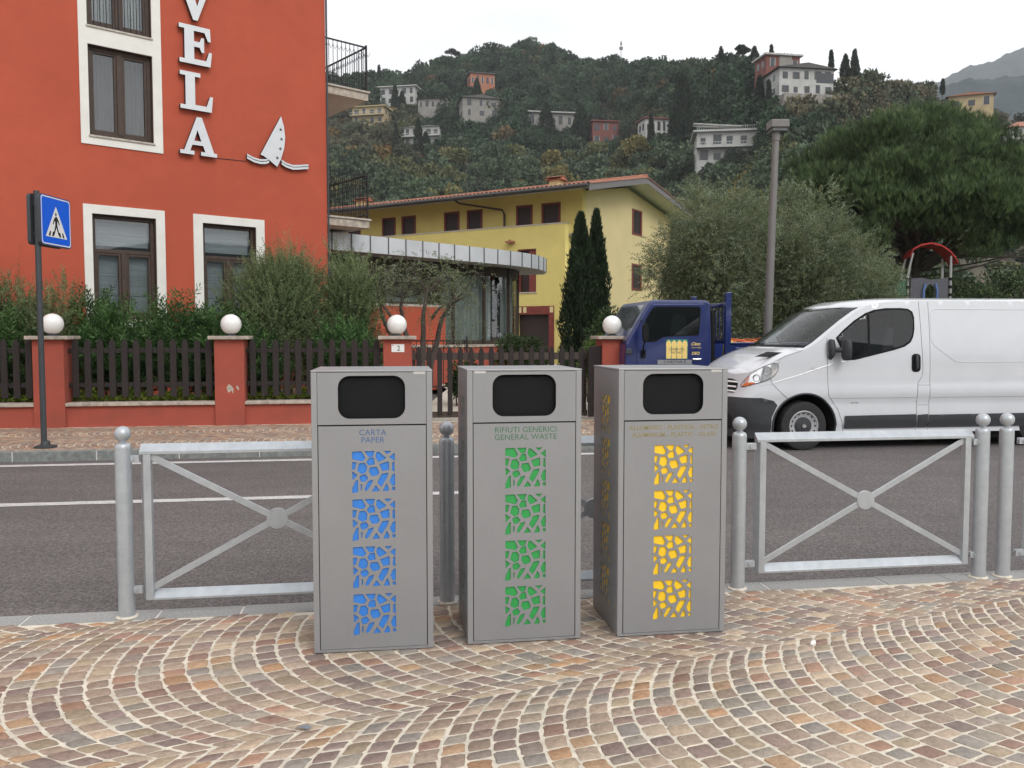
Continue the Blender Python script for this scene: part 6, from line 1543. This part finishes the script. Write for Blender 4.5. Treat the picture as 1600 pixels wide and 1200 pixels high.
# bushes and palms behind the playground
def blob_tree(name, x, y, z0, h, w, pal, label, n, cat='tree', group=None, L=.2, trunk=True, m='leaf_far', low=.15, K=None):
    t = empty(name, (x, y, z0), 0, label, cat, group)
    if K is None:
        K = []
        for k in range(12):
            a = rnd.uniform(0, 6.28); e = rnd.uniform(-.6, 1); rr = math.sqrt(max(.05, 1 - e * e)) * .6
            K.append((math.cos(a) * rr * w / 2, math.sin(a) * rr * w / 2, h * (low + (1 - low) * .5 * (1 + e * .62)), w * rnd.uniform(.18, .27), w * rnd.uniform(.18, .27), h * (1 - low) * rnd.uniform(.15, .22)))
    f = Fol(); leaves(f, K, n, L, L * .45, pal, up=.3, inner=.45, cv=.3); f.build('crown', t, m)
    mb = MB(); limb(mb, (0, 0, -2), (0, 0, h * .6), w * .04, w * .02, .03)
    for k in range(4): limb(mb, (0, 0, h * .3), (rnd.uniform(-.3, .3) * w, rnd.uniform(-.3, .3) * w, h * .7), w * .02, w * .008, .1)
    mb.build('trunk', MT['bark'], t); return t
DG = [(0.056, 0.093, 0.036), (0.081, 0.127, 0.048), (0.045, 0.071, 0.032), (0.105, 0.135, 0.048)]
for x, y, h, w, lb in ((11.2, 34, 3.6, 3.6, 'dark bush left of the playground tower'), (13.6, 36, 4.0, 4.0, 'dark bush seen through the playground tower'), (16.4, 34, 4.2, 4.4, 'dark bush right of the playground tower'), (19.8, 34, 4.6, 4.4, 'dark tall bush at the right edge behind the van')):
    blob_tree('park_bush', x, y, 0, h, w, DG, lb, 7000, 'bush', 'bushes behind the playground', .16)
def palm(x, y, z0, h, r, label, nf=22, far=False):
    t = empty('palm_tree', (x, y, z0), 0, label, 'palm'); mb = MB(); mb.tube([(0, 0, -1), (0, 0, h)], [r * .09, r * .08], 8); mb.build('trunk', MT['bark'], t)
    f = Fol()
    for k in range(nf):
        a = rnd.uniform(0, 6.28); el = rnd.uniform(-.2, 1.2); m_ = 26; tt = np.linspace(.15, 1, m_)
        P = np.stack([np.cos(a) * r * tt * math.cos(el * .8), np.sin(a) * r * tt * math.cos(el * .8), h + r * (tt * math.sin(el) - .75 * tt ** 2)], 1)
        for s_ in (-1, 1):
            D = unit(np.stack([np.cos(a) * .6 - s_ * np.sin(a) * np.ones(m_), np.sin(a) * .6 + s_ * np.cos(a) * np.ones(m_), -.35 * np.ones(m_)], 1))
            V, _ = leafquads(P, D, r * .32, r * .045); f.add(V, np.array([(.06, .08, .03)] * m_) * rng.uniform(.7, 1.5, m_)[:, None])
    f.build('fronds', t); return t
palm(12.0, 31.5, 0, 2.9, 1.3, 'low fan of palm fronds behind the playground tower at left')
palm(14.0, 33.0, 0, 2.8, 1.4, 'low palm fronds seen under the red playground roof')

# ---- trees one can tell apart on the hill
def hy(px, py): P = hill_pt(px, py); return P
HC = 'dark cypresses on the hillside'
for px, yt, yb, wpx, lb in ((596, 112, 170, 7, 'thin cypress beside the long white house'), (620, 140, 200, 11, 'tall cypress in front of the long white house'), (631, 150, 198, 13, 'broader cypress next to the tall one above the orange tree'),
    (621, 199, 258, 7, 'needle-thin cypress right of the orange tree'), (656, 192, 254, 13, 'cypress in front of the white two-storey house'), (667, 212, 252, 16, 'squat cypress touching the white two-storey house'),
    (711, 142, 190, 9, 'cypress left of the beige stilted house'), (721, 118, 147, 12, 'dark cypress left of the orange house'), (746, 132, 193, 16, 'large cypress in front of the beige stilted house'),
    (906, 172, 243, 30, 'very broad dark cypress in the middle of the slope'), (938, 192, 236, 9, 'slim cypress in front of the red house'), (1014, 186, 246, 9, 'slim cypress below the glazed terrace'),
    (1062, 128, 250, 34, 'massive dark conifer left of the large white villa'), (1180, 128, 207, 16, 'dark cypress above the roof of the large white villa'), (1163, 138, 200, 14, 'cypress left in the dark row above the white villa'), (1194, 135, 212, 10, 'narrow cypress right in the dark row above the villa'),
    (1197, 82, 122, 7, 'thin cypress before the dark red hilltop house'), (1171, 84, 116, 13, 'ragged conifer left of the dark red hilltop house'), (1289, 90, 128, 6, 'small thin cypress behind the hilltop villa'), (1311, 96, 138, 13, 'cypress right of the hilltop villa, the shorter one'),
    (1325, 88, 143, 12, 'tallest cypress standing right of the hilltop villa'), (1461, 133, 156, 5, 'lone cypress on the slope above the pine'), (1120, 84, 112, 8, 'small cypress on the skyline left of the hilltop houses'), (853, 168, 226, 22, 'dark conifer covering part of the low grey house')):
    P = hy((px), yb); Y = P.y; h = (yb - yt) / 1330 * Y; z0 = EYE + Y * (525 - yb) / 1330
    cypress(P.x, Y - (.0), z0, h, wpx / 2 / 1330 * Y, lb, 1500 if wpx < 15 else 3200, L=max(.5, h * .06), group=HC, far=True, pal=[(.022, .034, .018), (.016, .026, .014), (.030, .044, .022)])
def cedar(px, yt, yb, wpx, lb, flat=False):
    P = hy(px, yb); Y = P.y; h = (yb - yt) / 1330 * Y; w = wpx / 1330 * Y; z0 = EYE + Y * (525 - yb) / 1330; K = []
    for k in range(7 if not flat else 3):
        zz = (.25 + .11 * k) if not flat else (.72 + .1 * k); sp = (1.05 - .12 * k) if not flat else 1 - .3 * k
        for j in range(5): a = rnd.uniform(0, 6.28); K.append((math.cos(a) * w * .30 * sp, math.sin(a) * w * .3 * sp, zz * h + rnd.uniform(-.03, .03) * h, w * .20 * sp, w * .20 * sp, h * .045))
    blob_tree('cedar_tree', P.x, Y, z0, h, w, [(.02, .034, .02), (.03, .045, .024)], lb, 3600, group='cedars and pines on the hill', L=max(.4, w * .05), K=K)
cedar(695, 156, 238, 52, 'dark spreading cedar beside the white two-storey house')
cedar(1152, 80, 110, 28, 'flat-topped pine on the skyline left of the hilltop houses', True)
cedar(708, 86, 112, 26, 'ragged flat-topped pine on the skyline above the left houses', True)
cedar(660, 118, 138, 24, 'low flat pine on the skyline farther left', True)
def round_tree(px, yt, yb, wpx, pal, lb, n=2600, name='round_tree'):
    P = hy(px, yb); Y = P.y; z0 = EYE + Y * (525 - yb) / 1330
    blob_tree(name, P.x, Y, z0, (yb - yt) / 1330 * Y, wpx / 1330 * Y, pal, lb, n, group='broadleaf trees that stand out on the hill', L=max(.35, wpx / 1330 * Y * .05))
round_tree(607, 230, 252, 26, [(.42, .19, .04), (.32, .15, .04), (.50, .25, .05)], 'orange autumn tree below the white two-storey house', name='autumn_tree')
round_tree(631, 195, 214, 18, [(.26, .22, .05), (.2, .18, .05)], 'yellowing tree left of the white two-storey house', name='autumn_tree')
round_tree(1141, 234, 280, 40, [(.05, .065, .045), (.035, .05, .035)], 'round grey-green tree under the large white villa')
round_tree(985, 172, 245, 60, [(.04, .052, .034), (.055, .065, .04)], 'tall loose tree standing between the red house and pale house')
round_tree(920, 164, 186, 30, [(.075, .09, .05), (.06, .08, .045)], 'pale green tree above the red house')
round_tree(985, 150, 178, 28, [(.07, .085, .05), (.055, .07, .04)], 'lighter green round tree above the pale house')
round_tree(850, 160, 200, 26, [(.035, .045, .03)], 'dark tree beside the low grey modern house')
for px, lb in ((1094, 'left of three small palms before the white villa'), (1108, 'middle of three small palms before the white villa'), (1129, 'tallest of three small palms before the white villa')):
    P = hy(px, 256); s_ = P.y / 1330; palm(P.x, P.y - .5, EYE + P.y * (525 - 256) / 1330, 20 * s_ + (5 * s_ if px > 1120 else 0), 9 * s_, lb, 14)

# ---- the wood itself: one mass
protos = []
for k in range(9):
    K = []
    for j in range(7):
        a = rnd.uniform(0, 6.28); e = rnd.uniform(-.3, .9); rr = math.sqrt(max(.1, 1 - e * e)) * .5
        K.append((math.cos(a) * rr, math.sin(a) * rr, e * .55, rnd.uniform(.34, .5), rnd.uniform(.34, .5), rnd.uniform(.30, .42)))
    n = 620; P, N, idx = cpts(K, n, .28); D = unit(N * .5 + rdir(n) * .8 + np.array([0, 0, .35])); V, _ = leafquads(P - D * .06, D, .20 * rng.uniform(.7, 1.4, n), .15)
    protos.append((V.reshape(n, 4, 3), 1 + rng.uniform(-.25, .25, 7)[idx] * 1.0))
VV = []; CC = []
def wood(n, x0, x1, fmin, fmax, rmin, rmax, colfn, tall=1.1, clear=True, nq=620, c2=True):
    cnt = 0
    for _ in range(n):
        px = rnd.uniform(x0, x1); Rt = float(np.interp(px, RX, RY)); a2, b2 = (Y0 + (Rt - Y0) * fmin) ** 2, (Y0 + (Rt - Y0) * fmax) ** 2
        Y = math.sqrt(rnd.uniform(a2, b2)); r = rnd.uniform(rmin, rmax) * (.8 + .2 * Y / 200); z = float(terr(px, Y)); x = (px - 800) / 1330 * Y
        yb = 525 - (z - EYE) / Y * 1330; hp = r * (1 + tall) / Y * 1330; rp = r / Y * 1330
        if clear and any(bx0 + (bx1 - bx0) * .14 - rp * (.75 if c2 else .5) < px < bx1 - (bx1 - bx0) * .14 + rp * (.75 if c2 else .5) and Y < BY + 3 and yb - hp < by1 - (by1 - by0) * .30 and yb > by0 for bx0, bx1, by0, by1, BY in HB): continue
        V, cf = protos[rnd.randrange(len(protos))]; m_ = min(nq, len(V)); a = rnd.uniform(0, 6.28); c, s_ = math.cos(a), math.sin(a)
        sc_ = np.array([r, r, r * tall]); Q = V[:m_] * sc_; Q = np.stack([Q[..., 0] * c - Q[..., 1] * s_ + x, Q[..., 0] * s_ + Q[..., 1] * c + Y, Q[..., 2] + z + r * tall * .75], -1)
        col = np.array(colfn(px, yb)) * np.array([1.28, 1.42, 1.28]) * rnd.uniform(.75, 1.3)
        VV.append(Q.reshape(-1, 3)); CC.append(col[None] * (cf[:m_] * rng.uniform(.75, 1.25, m_))[:, None]); cnt += 1
    return cnt
def wcol(px, py):
    u = rnd.random()
    if px < 660 and 190 < py < 275: return (.095, .080, .055) if u < .40 else ((.06, .065, .038) if u < .9 else (.16, .10, .04))
    if px > 1215 and py < 240: return (.10, .082, .055) if u < .5 else (.05, .055, .035)
    if py > 262: return (.062, .078, .050) if u < .55 else ((.10, .095, .045) if u < .75 else ((.045, .06, .035) if u < .93 else (.14, .11, .04)))
    return (.026, .042, .026) if u < .58 else ((.038, .056, .034) if u < .92 else ((.065, .066, .038) if u < .975 else (.10, .065, .035)))
w1 = wood(1500, 480, 1450, .12, 1.0, 2.6, 4.6, wcol)
w2 = wood(330, 500, 1420, .02, .22, 1.6, 2.6, wcol)
w3 = wood(260, 1180, 1720, .03, 1.0, 1.4, 3.0, wcol, tall=.8)
w4 = wood(300, -300, 520, .1, 1.0, 3.0, 5.0, wcol, nq=200)
w5 = wood(330, 470, 1180, .92, 1.0, 2.8, 4.4, wcol, tall=1.15, c2=False)
HB = [(a + 5, b - 5, c + 3, d - 3, Y_) for a, b, c, d, Y_ in HB]
for (a, b, c, d, Y_) in list(HB):
    wp_ = (b - a)
    Rt_ = float(np.interp((a + b) / 2, RX, RY)); f1 = min(1, (Y_ + 22 - Y0) / (Rt_ - Y0)); f0 = max(.02, (Y_ - 42 - Y0) / (Rt_ - Y0))
    wood(int(wp_ * 5), a - 22, b + 22, f0, f1, 1.0, 2.6, wcol, tall=.85, nq=300, c2=False)
w6 = wood(2200, 480, 1480, .12, 1.0, .9, 2.0, lambda px, py: (.075, .068, .045) if rnd.random() < .22 else wcol(px, py), tall=.8, nq=220)
Vw = np.concatenate(VV); Cw = np.concatenate(CC)
o = np_obj('hillside_wood', Vw, np.arange(len(Vw)).reshape(-1, 4), MT['leaf_far'], None, Cw); tag(o, 'mixed evergreen wood covering the whole hillside', 'wood', kind='stuff')
print('wood', w1, w2, w3, w4, w5, len(Cw))

# ================================================================= HAZE
hm = bpy.data.materials.new('haze'); hm.use_nodes = True; hn = hm.node_tree
for n_ in list(hn.nodes):
    if n_.type == 'BSDF_PRINCIPLED': hn.nodes.remove(n_)
pv = hn.nodes.new('ShaderNodeVolumePrincipled'); pv.inputs['Color'].default_value = (.92, .96, 1.0, 1); pv.inputs['Density'].default_value = .00024; pv.inputs['Anisotropy'].default_value = .0
hn.links.new(pv.outputs[0], hn.nodes['Material Output'].inputs['Volume'])
hb = MB(); hb.box(-1700, 1700, -420, 1640, -5, 600)
tag(hb.build('haze', hm), 'thin pale haze in the air over the hillside', 'haze', kind='stuff')
